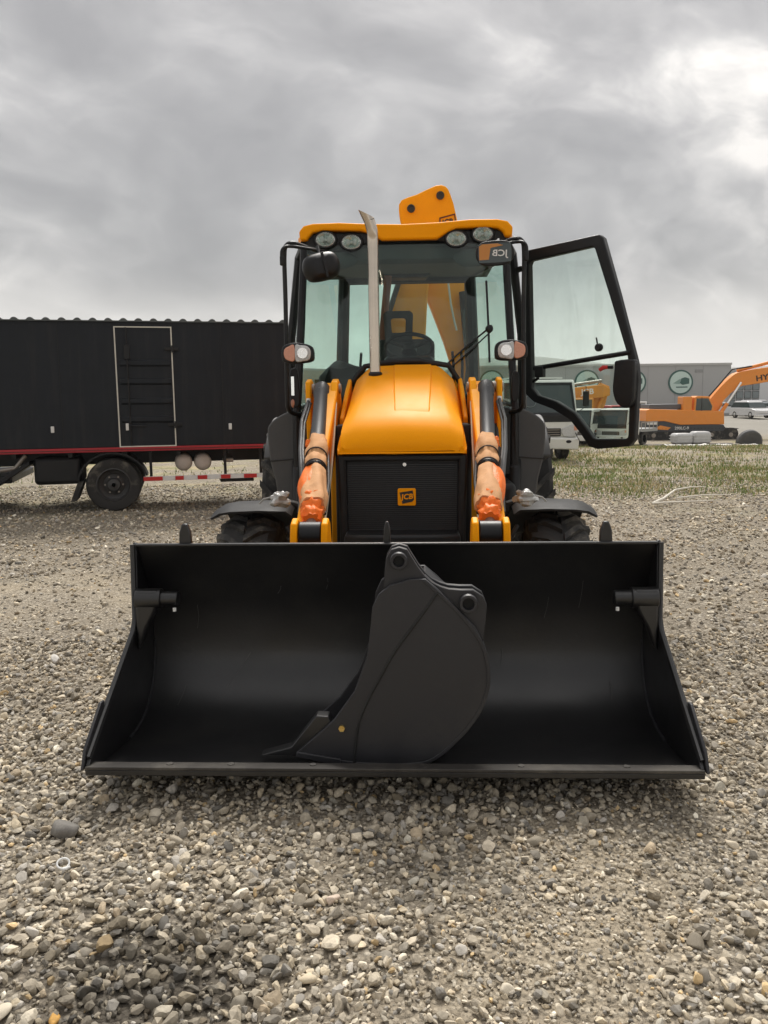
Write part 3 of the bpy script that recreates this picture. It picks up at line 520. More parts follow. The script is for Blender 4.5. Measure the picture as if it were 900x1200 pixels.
while zz_ > .48:
    MB().box((0, 1.957, zz_), (.655, .014, .0065), Matrix.Rotation(R(-10), 3, 'X')).build('grille_slat', pmat('grille_grey', (.026, .027, .028), .55, var=.2, scale=20, spec=.4), gr); zz_ -= .0125
MB().cyl((.015, 1.945, 1.195), (.015, 1.925, 1.195), .011, 12).build('hood_lock', CHR, gr)
bd = MB().prism([(-.028, .955), (-.028, 1.045), (-.022, 1.052), (.075, 1.052), (.081, 1.045), (.081, .955), (.075, .948), (-.022, .948)], 'y', 1.925, 1.94).build('badge', YEL, gr, bevel=.003)
INK = pmat('black_ink', (.015, .013, .012), .5)
MB().prism([(-.016, 1.028), (.062, 1.040), (.070, .985), (.058, .972), (.0, .960)], 'y', 1.922, 1.926).build('badge_emblem', INK, bd)
text('JCB', .043, YEL, bd, facing(.028, 1.9205, 1.002, R(4)), .0008, .0012, shear=.15, sx=1.05)
pipe = smooth_poly([(-.205, 3.0, 1.70), (-.208, 3.0, 2.0), (-.210, 3.0, 2.4), (-.211, 3.0, 2.66), (-.213, 2.99, 2.74), (-.232, 2.98, 2.815)], 5, closed=False)
ex = MB().tube(pipe, .0385, 20).build('exhaust_stack', EXH, bl)
# slash-cut mouth: outer skin and dark bore
tip0 = Vector(pipe[-1]); td = (Vector((-.272, 2.97, 2.90)) - tip0).normalized(); side = Vector((1, 0, .45)).normalized(); rg = []; rg2 = []
u_ = td.cross(Vector((0, 1, 0))).normalized(); q_ = td.cross(u_)
for j in range(20):
    a = 2 * PI * j / 20; o_ = u_ * math.cos(a) + q_ * math.sin(a); rg.append(tip0 + o_ * .0385); rg2.append(tip0 + o_ * .0385 + td * (.052 - .052 * o_.x * 1.0))
MB().loft([[tuple(p) for p in rg], [tuple(p) for p in rg2]], cap=False).build('exhaust_mouth', EXH, ex)
MB().tube([tip0 - td * .01, tip0 + td * .004], .037, 16).build('exhaust_bore', pmat('soot', (.006, .006, .006), .9), ex)
MB().lathe([(.047, -.02), (.050, .0), (.044, .008), (.040, .012)], (-.205, 3.0, 1.765), (0, 0, 1), 20).build('exhaust_collar', PLA, ex)

# --- chassis, axle
MB().bx(-.34, .34, 1.75, 4.9, .42, .80).build('chassis', PLA, bl, bevel=.02)
MB().bx(-.44, .44, 2.35, 3.4, .62, 1.42).build('engine_side', pmat('engine_dark', (.012, .011, .011), .75), bl, bevel=.02)
MB().tube([(-.72, 2.0, .46), (-.3, 2.0, .50), (0, 2.0, .52), (.3, 2.0, .50), (.72, 2.0, .46)], [.09, .08, .12, .08, .09], 14).build('front_axle', PLA, bl)
MB().cyl((-.9, 4.32, .70), (.9, 4.32, .70), .13, 18).build('rear_axle', PLA, bl)
for s in (-1, 1):
    MB().bx(s * .42, s * .80, 2.95, 3.75, .55, .98).build('side_step_box', PLA, bl, bevel=.05, seg=4)
    MB().tube([(s * .83, 3.40, .72), (s * .83, 3.42, 1.04), (s * .85, 3.5, 1.10)], [.055, .06, .05], 14).build('step_cover', PLA, bl)

# --- wheels with lugged tyres
def tyre_thing(name, c, s, Rr, wd, rim, nl, lugw, lugh, label=None):
    """rounded tyre on the x axis with staggered angled lugs, a dished rim and hub bolts"""
    h = wd / 2
    wh = MB().lathe([(rim, -h * .82), (rim + (Rr - rim) * .45, -h), (Rr - lugh - .05, -h * .97), (Rr - lugh - .012, -h * .80), (Rr - lugh, -h * .4), (Rr - lugh, h * .4), (Rr - lugh - .012, h * .80), (Rr - lugh - .05, h * .97), (rim + (Rr - rim) * .45, h), (rim, h * .82)], c, (1, 0, 0), 48).build('wheel', RUB, bl, label=label)
    tr = MB(); cc = Vector(c)
    for i in range(nl):
        for side in (-1, 1):
            a0 = 2 * PI * (i + (.5 if side > 0 else 0)) / nl; sw = R(20); v = []
            for (u, da) in ((.02, 0.0), (.55, sw * .55), (1.03, sw)):
                a = a0 + da
                for e_, hh in ((-1, -.01), (-1, lugh), (1, lugh), (1, -.01)):
                    rr = Rr - lugh + hh - (.055 if u > 1 else .008 * u); aa = a + e_ * lugw / Rr * .5 * (1.0 if hh < 0 else .8)
                    v.append(cc + Vector((side * h * u, -math.cos(aa) * rr, math.sin(aa) * rr)))
            f = []
            for k_ in range(2):
                b = k_ * 4
                for j in range(4): f.append((b + j, b + (j + 1) % 4, b + 4 + (j + 1) % 4, b + 4 + j))
            f += [(3, 2, 1, 0), (8, 9, 10, 11)]; tr.add(v, f)
    tr.build('tread_lugs', RUB, wh)
    MB().lathe([(.05, h * .55 * 1), (rim * .55, h * .5), (rim * .8, h * .3), (rim * .92, h * .75), (rim + .012, h * .84), (rim + .012, -h * .84), (.05, -h * .8)], c, (s, 0, 0), 32).build('rim', pmat('rim_paint', (.42, .40, .36), .5, dust=.3), wh)
    return wh
for s in (-1, 1):
    tyre_thing('wheel', (s * .935, 2.05, .445), s, .445, .34, .230, 18, .06, .030)
    tyre_thing('wheel', (s * .985, 4.32, .70), s, .70, .42, .36, 22, .07, .04)
    # front mudguard: curved plate over the tyre with a turned-down outer end
    arc = [(2.04 - .56 * math.cos(a), .430 + .535 * math.sin(a)) for a in np.linspace(R(69), R(150), 16)]
    fm = MB(); v = []; f = []
    for (y_, z_) in arc:
        for (u, dz) in ((.655, -.03), (.69, .0), (.85, .006), (1.02, .0), (1.09, -.012), (1.145, -.045), (1.138, -.055), (1.08, -.026), (1.02, -.014), (.85, -.008), (.70, -.014), (.668, -.04)):
            n_ = Vector((y_ - 2.02, z_ - .445)).normalized(); v.append((s * u, y_ + n_.x * dz, z_ + n_.y * dz))
    for i in range(15):
        for j in range(12): f.append((i * 12 + j, i * 12 + (j + 1) % 12, (i + 1) * 12 + (j + 1) % 12, (i + 1) * 12 + j))
    f += [tuple(range(12)), tuple(range(15 * 12, 16 * 12))[::-1]]
    mg = fm.add(v, f).build('front_mudguard', pmat('mudguard_plastic', (.014, .014, .015), .6, spec=.3, bump=.06, bscale=300, dust=.10), bl, ang=60)
    MB().tube([(s * .70, 2.02, .955), (s * .64, 2.02, .94), (s * .60, 2.02, .86), (s * .585, 2.02, .62)], .028, 10).build('mudguard_stay', PLA, mg)
    MB().tube([(s * .66, 1.70, .86), (s * .62, 1.68, .80), (s * .60, 1.72, .66)], .014, 8).build('mudguard_stay', PLA, mg)
    # lamp under a cloudy plastic bag on the inner end of the mudguard
    bg_ = MB().blob((s * .715, 1.80, 1.005), (.125, .10, .085), seed=3 + s, amp=.35, nu=20, nv=12).build('bagged_lamp', BAG, mg, ang=25)
    MB().tube([(s * .77, 1.79, 1.02), (s * .81, 1.79, 1.01), (s * .835, 1.80, .985)], .006, 6).build('lamp_wire', BAG, bg_)
    # rear mudguard: rounded charcoal front panel and arch over the rear tyre
    pn = smooth_poly([(s * .875, .70), (s * .875, 1.05), (s * .875, 1.42), (s * .885, 1.475), (s * .93, 1.497), (s * 1.00, 1.485), (s * 1.09, 1.44), (s * 1.15, 1.385), (s * 1.168, 1.33), (s * 1.165, 1.20), (s * 1.15, 1.06)], 3, closed=False) + [(s * 1.115, .92), (s * 1.085, .70)]
    pn = [(p[0] * .925, 1.57 - (1.57 - p[1]) * .925) for p in pn]
    rg_ = MB().prism(pn, 'y', 3.47, 3.61).build('rear_mudguard', GRY, bl, bevel=.03, seg=4)
    ar = [(4.32 - .755 * math.cos(a), .70 + .74 * math.sin(a)) for a in np.linspace(R(35), R(150), 18)]
    MB().sheet(ar, .03, s * .87, s * 1.16).build('mudguard_arch', GRY, rg_, bevel=.01)
    MB().tube([(s * .815, 3.466, 1.135), (s * 1.066, 3.466, 1.115)], .006, 6).build('panel_seam', INK, rg_)

# --- cab
cab = MB().prism([(3.42, .90), (3.36, 1.46), (3.42, 1.52), (3.62, 1.30), (3.72, 1.0), (5.2, 1.0), (5.2, .90)], 'x', -.80, .80).build('cab_floor', PLA, bl, bevel=.01)
def post(name, pts, r, mat=PLA, parent=cab, n=8): return MB().tube(pts, r, n).build(name, mat, parent)
for s in (-1, 1):
    post('front_pillar', [(s * .845, 3.42, .95), (s * .835, 3.40, 1.5), (s * .80, 3.52, 2.2), (s * .775, 3.62, 2.78)], .030)
    post('middle_pillar', [(s * .97, 4.02, 1.50), (s * .955, 4.02, 2.1), (s * .88, 4.06, 2.76)], .035)
    post('rear_pillar', [(s * .66, 5.22, 1.0), (s * .64, 5.22, 1.9), (s * .60, 5.18, 2.76)], [.06, .06, .055])
    post('sill_rail', [(s * .845, 3.42, .95), (s * .92, 3.7, .98), (s * .97, 4.02, 1.50), (s * .90, 4.6, 1.55), (s * .66, 5.22, 1.5)], .03)
    post('roof_rail', [(s * .775, 3.62, 2.78), (s * .88, 4.06, 2.76), (s * .60, 5.18, 2.76)], .035)
    # fixed rear side window; the near-side (photo left) closed door glass
    MB().add([(s * .955, 4.05, 1.55), (s * .65, 5.2, 1.55), (s * .61, 5.17, 2.72), (s * .875, 4.08, 2.72)], [(0, 1, 2, 3)]).build('side_window', GLS, cab)
    MB().prism([(s * .80, .95), (s * .87, .95), (s * .865, 1.48), (s * .80, 1.48)], 'y', 3.385, 3.46).build('pillar_foot', PLA, cab, bevel=.02, seg=3)
    MB().prism([(s * .46, 1.0), (s * .80, 1.0), (s * .80, 1.5), (s * .46, 1.62)], 'y', 3.37, 3.40).build('lower_front_panel', PLA, cab, bevel=.01)
MB().add([(-.835, 3.43, 1.05), (-.955, 4.0, 1.56), (-.875, 4.04, 2.72), (-.785, 3.62, 2.72)], [(0, 1, 2, 3)]).build('side_window', GLS, cab)
post('door_frame_bar', [(-.845, 3.44, 1.10), (-.83, 3.45, 1.5), (-.80, 3.60, 2.2), (-.79, 3.68, 2.72)], .022)
MB().loft([[(x_, 3.375 - .02 * (1 - (x_ / .83) ** 2) + dy, 1.50) for x_ in np.linspace(-.83, .83, 9)] + [(x_, 3.383 - .02 * (1 - (x_ / .83) ** 2) + dy, 1.50) for x_ in np.linspace(.83, -.83, 9)] if False else [(x_ * k_, y_ - .03 * (1 - (x_ / .83) ** 2), z_) for x_ in np.linspace(-.83, .83, 9)] + [(x_ * k_, y_ + .006 - .03 * (1 - (x_ / .83) ** 2), z_) for x_ in np.linspace(.83, -.83, 9)] for (y_, z_, k_, dy) in ((3.385, 1.50, 1.0, 0), (3.50, 2.2, .955, 0), (3.60, 2.76, .925, 0))]).build('windscreen', GLS, cab, ang=60)
MB().add([(-.60, 5.24, 1.45), (.60, 5.24, 1.45), (.56, 5.2, 2.70), (-.56, 5.2, 2.70)], [(0, 1, 2, 3)]).build('rear_window', GLS, cab)
post('rear_window_bar', [(-.64, 5.22, 1.45), (.64, 5.22, 1.45)], .035); post('rear_window_bar', [(-.60, 5.18, 2.73), (.60, 5.18, 2.73)], .05)
MB().bx(-.64, .64, 5.17, 5.23, 1.0, 1.45).build('rear_panel', PLA, cab)
MB().bx(-.77, .77, 3.66, 5.2, 2.735, 2.775).build('headlining', LIN, cab, bevel=.01)
MB().prism([(3.66, 2.77), (3.66, 2.66), (3.74, 2.64), (3.95, 2.74)], 'x', -.70, .70).build('sun_visor', LIN, cab, bevel=.01)
MB().prism([(-.22, 2.738), (-.18, 2.70), (.18, 2.70), (.22, 2.738)], 'y', 4.9, 5.1).build('interior_lamp', PLA, cab, bevel=.01)
# roof with the brow that dips round the work lamps
rf_out = [(-.80, 2.80), (-.805, 2.865), (-.77, 2.905), (-.70, 2.922), (-.50, 2.926), (-.25, 2.912), (0, 2.905), (.25, 2.912), (.50, 2.930), (.71, 2.928), (.785, 2.912), (.825, 2.87), (.82, 2.80), (.765, 2.80), (.755, 2.835), (.71, 2.862), (.62, 2.872), (.40, 2.866), (.335, 2.842), (.25, 2.79), (-.17, 2.79), (-.25, 2.838), (-.33, 2.862), (-.62, 2.872), (-.70, 2.855), (-.735, 2.82), (-.74, 2.80)]
brow = MB().prism(rf_out, 'y', 3.545, 3.70).build('roof_brow', YEL, cab, bevel=.016, seg=3)
rr_ = []
for (y_, hw, z_) in ((3.66, .79, 2.915), (3.9, .86, 2.93), (4.3, .86, 2.935), (4.9, .74, 2.93), (5.3, .62, 2.90), (5.36, .58, 2.86)):
    rr_.append([(-hw, y_, 2.80), (-hw, y_, z_ - .05), (-hw + .06, y_, z_ - .006), (0, y_, z_ + .004), (hw - .06, y_, z_ - .006), (hw, y_, z_ - .05), (hw, y_, 2.80)])
MB().loft(rr_).build('roof', YEL, cab, bevel=.012)
MB().prism([(-.765, 2.868), (.79, 2.868), (.79, 2.72), (.74, 2.70), (.46, 2.735), (.28, 2.775), (-.22, 2.775), (-.42, 2.735), (-.70, 2.70), (-.765, 2.72)], 'y', 3.60, 3.72).build('lamp_visor', PLA, cab, bevel=.02, seg=3)
for (x_, z_) in ((-.605, 2.805), (-.405, 2.782), (.398, 2.792), (.600, 2.822)):
    lp = MB().lathe([(.070, .05), (.076, .0), (.070, -.016), (.058, -.012), (.05, .02)], (0, 0, 0), (0, 1, 0), 28).build('work_lamp', PLA, cab, xf=Matrix.Translation((x_, 3.575, z_)) @ Matrix.Diagonal((1.22, 1, .90, 1)))
    MB().lathe([(.004, .030), (.03, .028), (.058, -.006), (.060, -.010), (.058, -.012), (.052, -.006), (.02, .020), (.003, .022)], (0, 0, 0), (0, 1, 0), 28).build('reflector', CHR, lp, xf=Matrix.Translation((x_, 3.572, z_)) @ Matrix.Diagonal((1.22, 1, .90, 1)))
    MB().blob((x_, 3.577, z_), (.028, .02, .024), amp=0).build('bulb', CLR, lp)
    MB().lathe([(.003, -.022), (.03, -.020), (.052, -.014), (.060, -.006), (.058, .0)], (0, 0, 0), (0, 1, 0), 28).build('lens', GLS2, lp, xf=Matrix.Translation((x_, 3.570, z_)) @ Matrix.Diagonal((1.22, 1, .90, 1)))
    for q in (-.026, .026): MB().blob((x_ + q, 3.575, z_), (.034, .02, .05), amp=0).build('bulb_shade', CLR, lp)
for s in (-1, 1): MB().blob((s * .52, 3.64, 2.66), (.30, .06, .14), seed=s, amp=.05).build('speaker_pod', LIN, cab)

# mirror and hand rails
for s in (-1, 1):
    rail = smooth_poly([(s * .62, 3.56, 2.715), (s * .72, 3.40, 2.715), (s * .80, 3.24, 2.722), (s * .85, 3.2, 2.70), (s * .868, 3.2, 2.62), (s * .868, 3.2, 2.3), (s * .872, 3.2, 1.9), (s * .875, 3.2, 1.60), (s * .872, 3.21, 1.53), (s * .85, 3.26, 1.49), (s * .80, 3.38, 1.475)], 4, closed=False)
    rl = post('hand_rail', rail, .0165, parent=cab, n=10)
    post('mirror_arm', smooth_poly([(s * .60, 3.50, 2.705), (s * .70, 3.30, 2.69), (s * .83, 3.18, 2.69), (s * .875, 3.15, 2.66), (s * .88, 3.15, 2.60)], 4, closed=False), .012, parent=rl)
    MB().box((s * .878, 3.15, 2.585), (.03, .03, .07)).build('arm_clamp', PLA, rl, bevel=.008)
    # indicator cluster on the front pillar
    ox = s * .762
    ind = MB().prism(smooth_poly([(ox - .115, 1.90), (ox - .105, 1.965), (ox - .04, 1.99), (ox + .05, 1.985), (ox + .105, 1.96), (ox + .115, 1.90), (ox + .10, 1.86), (ox, 1.845), (ox - .10, 1.855)], 3), 'y', 3.0, 3.09).build('front_lamp', PLA, cab, bevel=.012)
    oi = s * (.762 + .012)
    MB().prism(smooth_poly([(s * .675, 1.872), (s * .665, 1.93), (s * .69, 1.965), (s * .74, 1.972), (s * .775, 1.972), (s * .775, 1.862), (s * .72, 1.86)], 3), 'y', 2.985, 3.03).build('headlamp_lens', CLR, ind, bevel=.008)
    MB().prism(smooth_poly([(s * .782, 1.864), (s * .782, 1.972), (s * .82, 1.966), (s * .853, 1.945), (s * .858, 1.905), (s * .84, 1.872)], 3), 'y', 2.987, 3.03).build('indicator_lens', AMB, ind, bevel=.008)
    MB().lathe([(.003, .012), (.02, .01), (.036, -.012), (.038, -.016), (.03, -.016)], (s * .722, 2.985, 1.916), (0, 1, 0), 20).build('reflector', CHR, ind)
    MB().cyl((s * .85, 3.08, 1.93), (s * .87, 3.2, 1.93), .014, 8).build('lamp_bracket', PLA, ind)
# left-hand mirror: black shell seen from behind; right-hand mirror turned with its glass to the front
def shell(cx_, cy_, cz_, w_, h_, d_, rz, ry, name, mat):
    xf = Matrix.Translation((cx_, cy_, cz_)) @ Matrix.Rotation(rz, 4, 'Z') @ Matrix.Rotation(ry, 4, 'Y'); rings = []
    for t_, k_ in ((0, .96), (.12, 1.0), (.5, .96), (.85, .78), (1, .55)):
        rings.append([(p[0], t_ * d_, p[1]) for p in smooth_poly([(-w_ / 2 * k_, -h_ * .22 * k_), (-w_ / 2 * k_, h_ * .22 * k_), (-w_ * .30 * k_, h_ / 2 * k_), (w_ * .30 * k_, h_ / 2 * k_), (w_ / 2 * k_, h_ * .22 * k_), (w_ / 2 * k_, -h_ * .22 * k_), (w_ * .30 * k_, -h_ / 2 * k_), (-w_ * .30 * k_, -h_ / 2 * k_)], 5)])
    return MB().loft(rings).build(name, mat, cab, xf=xf, bevel=.004), xf
ml_, xf = shell(-.615, 3.30, 2.555, .27, .19, .12, R(196), R(14), 'rear_view_mirror', PLA)
MB().bx(-.02, .0, .115, .13, -.09, .09).build('shell_rib', PLA, ml_, xf=xf, bevel=.003); MB().cyl((-.62, 3.28, 2.64), (-.64, 3.34, 2.715), .012, 8).build('mirror_stem', PLA, ml_)
mr_, xf = shell(.655, 3.16, 2.612, .262, .165, .09, R(-4), R(-2), 'rear_view_mirror', PLA)
MB().prism(smooth_poly([(-.115, -.05), (-.115, .05), (-.09, .066), (.09, .066), (.115, .05), (.115, -.05), (.09, -.066), (-.09, -.066)], 3), 'y', -.004, .01).build('mirror_glass', DGL, mr_, xf=xf)
MB().prism([(-.112, -.045), (-.112, .05), (-.09, .064), (.02, .064), (.06, .05), (-.03, .036), (-.045, -.045)], 'y', -.0055, -.0042).build('painted_reflection', pmat('reflection_orange', (.50, .20, .03), .25), mr_, xf=xf)  # reflection of an unseen machine, painted as a flat orange shape
text('JCB', .062, WHT, mr_, xf @ Matrix.Translation((.035, -.006, -.005)) @ FRONT @ Matrix.Rotation(R(-4), 4, 'Z') @ Matrix.Diagonal((-1, 1, 1, 1)), .0006, .001, sx=1.15)  # reversed letters, part of the same painted reflection
MB().cyl((.67, 3.2, 2.69), (.69, 3.26, 2.72), .012, 8).build('mirror_stem', PLA, mr_)
lm = MB().prism(smooth_poly([(-.855, 1.56), (-.86, 1.78), (-.835, 1.82), (-.80, 1.80), (-.785, 1.58), (-.81, 1.53)], 3), 'y', 3.24, 3.29).build('side_mirror', PLA, cab, bevel=.01)
MB().bx(-.848, -.826, 3.232, 3.242, 1.62, 1.76).build('mirror_glass', MIR, lm)
MB().blob((-.84, 3.25, 1.565), (.035, .03, .075), amp=0).build('side_reflector', AMB, lm)
lm2 = MB().prism(smooth_poly([(.845, 1.58), (.85, 1.74), (.83, 1.78), (.80, 1.76), (.79, 1.60), (.81, 1.55)], 3), 'y', 3.26, 3.30).build('side_mirror', PLA, cab, bevel=.01)
# wiper parked across the glass
wp = MB().tube([(.30, 3.37, 1.825), (.47, 3.385, 1.975), (.635, 3.41, 2.105)], .0075, 6).build('wiper', PLA, cab)
MB().tube([(.33, 3.375, 1.80), (.50, 3.39, 1.945), (.645, 3.415, 2.075)], .006, 6).build('wiper_link', PLA, wp)
MB().tube([(.618, 3.455, 2.46), (.632, 3.41, 2.12), (.640, 3.385, 1.85)], .009, 6).build('wiper_blade', PLA, wp); MB().blob((.64, 3.40, 2.10), (.06, .04, .06), amp=.1).build('wiper_pivot', PLA, wp)
# seat, console and steering wheel
st = MB().bx(-.27, .25, 4.15, 4.65, 1.30, 1.48).build('seat', SEAT, cab, bevel=.05, seg=4)
MB().prism([(4.55, 1.40), (4.48, 2.02), (4.56, 2.13), (4.66, 2.10), (4.70, 1.40)], 'x', -.27, .25).build('backrest', SEAT, st, bevel=.06, seg=4)
MB().ring([(-.19, 2.10), (-.205, 2.335), (-.175, 2.36), (.03, 2.36), (.06, 2.335), (.05, 2.10)], [(-.13, 2.17), (-.14, 2.285), (-.125, 2.30), (-.02, 2.30), (-.005, 2.285), (-.01, 2.17)], lambda p, d: (p[0], 4.50 + d, p[1]), .07).build('headrest', SEAT, st, bevel=.015)
MB().prism([(3.50, 1.2), (3.48, 1.72), (3.56, 1.90), (3.72, 1.93), (3.80, 1.80), (3.80, 1.2)], 'x', -.17, .23).build('steering_console', PLA, cab, bevel=.04, seg=3)
swh = Matrix.Translation((.03, 3.80, 2.00)) @ Matrix.Rotation(R(-28), 4, 'X')
sw_ = MB().tube([(.19 * math.cos(a), .19 * math.sin(a), 0) for a in np.linspace(0, 2 * PI, 33)], .016, 8).build('steering_wheel', PLA, cab, xf=swh)
for a in (90, 210, 330): MB().tube([(0, 0, -.02), (.19 * math.cos(R(a)), .19 * math.sin(R(a)), 0)], .013, 6).build('spoke', PLA, sw_, xf=swh)
MB().lathe([(.06, -.05), (.06, 0), (.03, .015)], (0, 0, 0), (0, 0, 1), 16).build('hub', PLA, sw_, xf=swh)
for x_ in (-.42, .42, .5): MB().tube([(x_, 4.75, 1.4), (x_, 4.6, 1.9), (x_ * .97, 4.55, 2.0)], .014, 6).build('control_lever', PLA, cab)
MB().bx(-.72, -.45, 4.3, 4.9, 1.0, 1.62).build('side_console', PLA, cab, bevel=.03); MB().blob((-.50, 3.75, 1.66), (.46, .5, .46), seed=5, amp=.12).build('fan_cover', PLA, cab)
MB().tube([(-.245, 4.9, 2.0), (-.21, 4.9, 2.35), (-.17, 4.9, 2.72)], .035, 8).build('hose_bundle', pmat('red_tape', (.30, .09, .05), .6), cab)

# --- open door, hinged on the middle pillar and swung towards the viewer
dm = Matrix.Translation((.98, 3.95, 0)) @ Matrix.Rotation(R(-45) - YAW, 4, 'Z')
d_out = [(-.008, 2.73), (.02, 2.757), (.672, 2.786), (.708, 2.756), (.85, 2.33), (1.006, 1.828), (1.023, 1.703), (1.010, 1.264), (.963, 1.212), (.697, 1.184), (.622, 1.202), (.552, 1.293), (.449, 1.405), (.290, 1.490), (.109, 1.548), (.024, 1.612)]
d_in = [(.045, 2.64), (.06, 2.668), (.615, 2.703), (.638, 2.69), (.775, 2.32), (.928, 1.893), (.957, 1.736), (.954, 1.285), (.94, 1.269), (.69, 1.263), (.66, 1.27), (.612, 1.33), (.495, 1.459), (.321, 1.553), (.145, 1.602), (.085, 1.665)]
door = MB().ring(d_out, d_in, lambda p, d: (p[0], d - .03, p[1]), .06).build('door', PLA, bl, xf=dm, bevel=.014, seg=3, label='open black framed glass cab door')
MB().prism([((a[0] + b[0]) / 2, (a[1] + b[1]) / 2) for a, b in zip(d_out, d_in)], 'y', .004, .009).build('door_glass', GLS2, door, xf=dm)
MB().tube([(.10, -.02, 1.818), (.955, -.02, 1.905)], .019, 10).build('door_bar', PLA, door, xf=dm)
MB().prism(smooth_poly([(.852, 1.80), (.86, 1.845), (1.0, 1.85), (1.012, 1.80), (1.01, 1.56), (.96, 1.50), (.88, 1.53), (.842, 1.62), (.845, 1.72)], 3), 'y', -.075, .0).build('handle_box', PLA, door, xf=dm, bevel=.012)
MB().tube([(.835, -.06, 1.80), (.79, -.075, 1.80)], .012, 8).build('handle_stem', PLA, door, xf=dm); MB().tube([(.80, -.075, 1.802), (.765, -.08, 1.80), (.735, -.08, 1.782)], [.014, .017, .014], 10).build('red_handle', RED, door, xf=dm)
MB().lathe([(.03, 0), (.032, .02), (.024, .035)], (.685, -.002, 1.955), (0, -1, 0), 14).build('glass_catch', PLA, door, xf=dm); MB().cyl((.67, -.01, 1.98), (.66, -.012, 2.03), .006, 6).build('catch_pin', PLA, door, xf=dm)
for z_ in (1.95, 2.62): MB().tube([(-.12, .03, z_), (-.04, -.02, z_), (.03, -.02, z_)], .025, 8).build('door_hinge', PLA, door, xf=dm)
MB().box((.16, -.02, 1.79), (.08, .05, .09)).build('stay_bracket', PLA, door, xf=dm, bevel=.008); MB().tube([(.15, -.03, 1.74), (-.05, .05, 1.66)], .012, 6).build('gas_stay', PLA, door, xf=dm)

# --- backhoe folded upright behind the cab
kp = MB().bx(-.75, .75, 5.35, 5.6, .45, 1.15).build('rear_frame', YEL2, bl, bevel=.02)
for s in (-1, 1):
    MB().bx(s * .80, s * 1.02, 5.3, 5.5, .12, 1.30).build('stabiliser_leg', YEL2, kp, bevel=.015); MB().bx(s * .72, s * 1.10, 5.2, 5.6, .03, .10).build('stabiliser_foot', PLA, kp, bevel=.01)
MB().bx(.10, .62, 5.55, 5.95, .55, 1.35).build('kingpost', YEL2, bl, bevel=.03)
bo = MB().prism(smooth_poly([(.46, .9), (.50, 1.5), (.455, 1.95), (.29, 2.42), (.185, 2.68), (.05, 3.0), (-.06, 3.40), (-.09, 3.56), (-.06, 3.66), (.10, 3.715), (.30, 3.80), (.40, 3.79), (.455, 3.70), (.52, 3.46), (.60, 2.9), (.68, 2.3), (.73, 1.5), (.72, .9)], 2), 'y', 6.05, 6.28).build('boom', YEL2, bl, bevel=.02)
for (x_, z_) in ((.04, 3.565), (.345, 3.69)):
    MB().lathe([(.03, 0), (.042, -.012), (.042, -.03), (.028, -.032), (.026, -.02)], (x_, 6.05, z_), (0, 1, 0), 18).build('boom_pin', pmat('dark_pin', (.03, .026, .022), .5), bo)
bs = MB().ring([(.335, 3.36), (.335, 3.47), (.50, 3.51), (.52, 3.36)], [(.348, 3.373), (.348, 3.459), (.49, 3.495), (.506, 3.373)], lambda p, d: (p[0], 6.043 + d, p[1]), .004).build('sticker_border', pmat('brown_ink', (.10, .02, .01), .6), bo)
text('JCB', .075, INK, bo, facing(.425, 6.044, 3.425, R(8)), .001, .002)
di = MB().prism([(-.02, 2.92), (-.12, 2.70), (-.27, 2.40), (-.33, 1.9), (-.36, 1.3), (-.10, 1.2), (.12, 1.5), (.17, 2.0), (.20, 2.56), (.24, 3.0), (.12, 3.2)], 'y', 5.74, 5.98).build('dipper_arm', YEL2, bl, bevel=.02)
MB().tube([(.40, 5.70, 2.88), (.44, 5.70, 2.55), (.47, 5.70, 2.40), (.50, 5.70, 2.28)], .011, 6).build('boom_pipe', WHT, bo)
MB().tube([(.56, 5.95, 1.2), (.66, 5.95, 1.9), (.585, 5.98, 2.7)], .05, 12).build('boom_ram', PLA, bo)
MB().tube([(-.30, 5.7, 2.0), (-.18, 5.68, 2.5), (-.03, 5.7, 2.95), (.05, 5.75, 3.2)], .028, 8).build('boom_hose', HOS, bo)

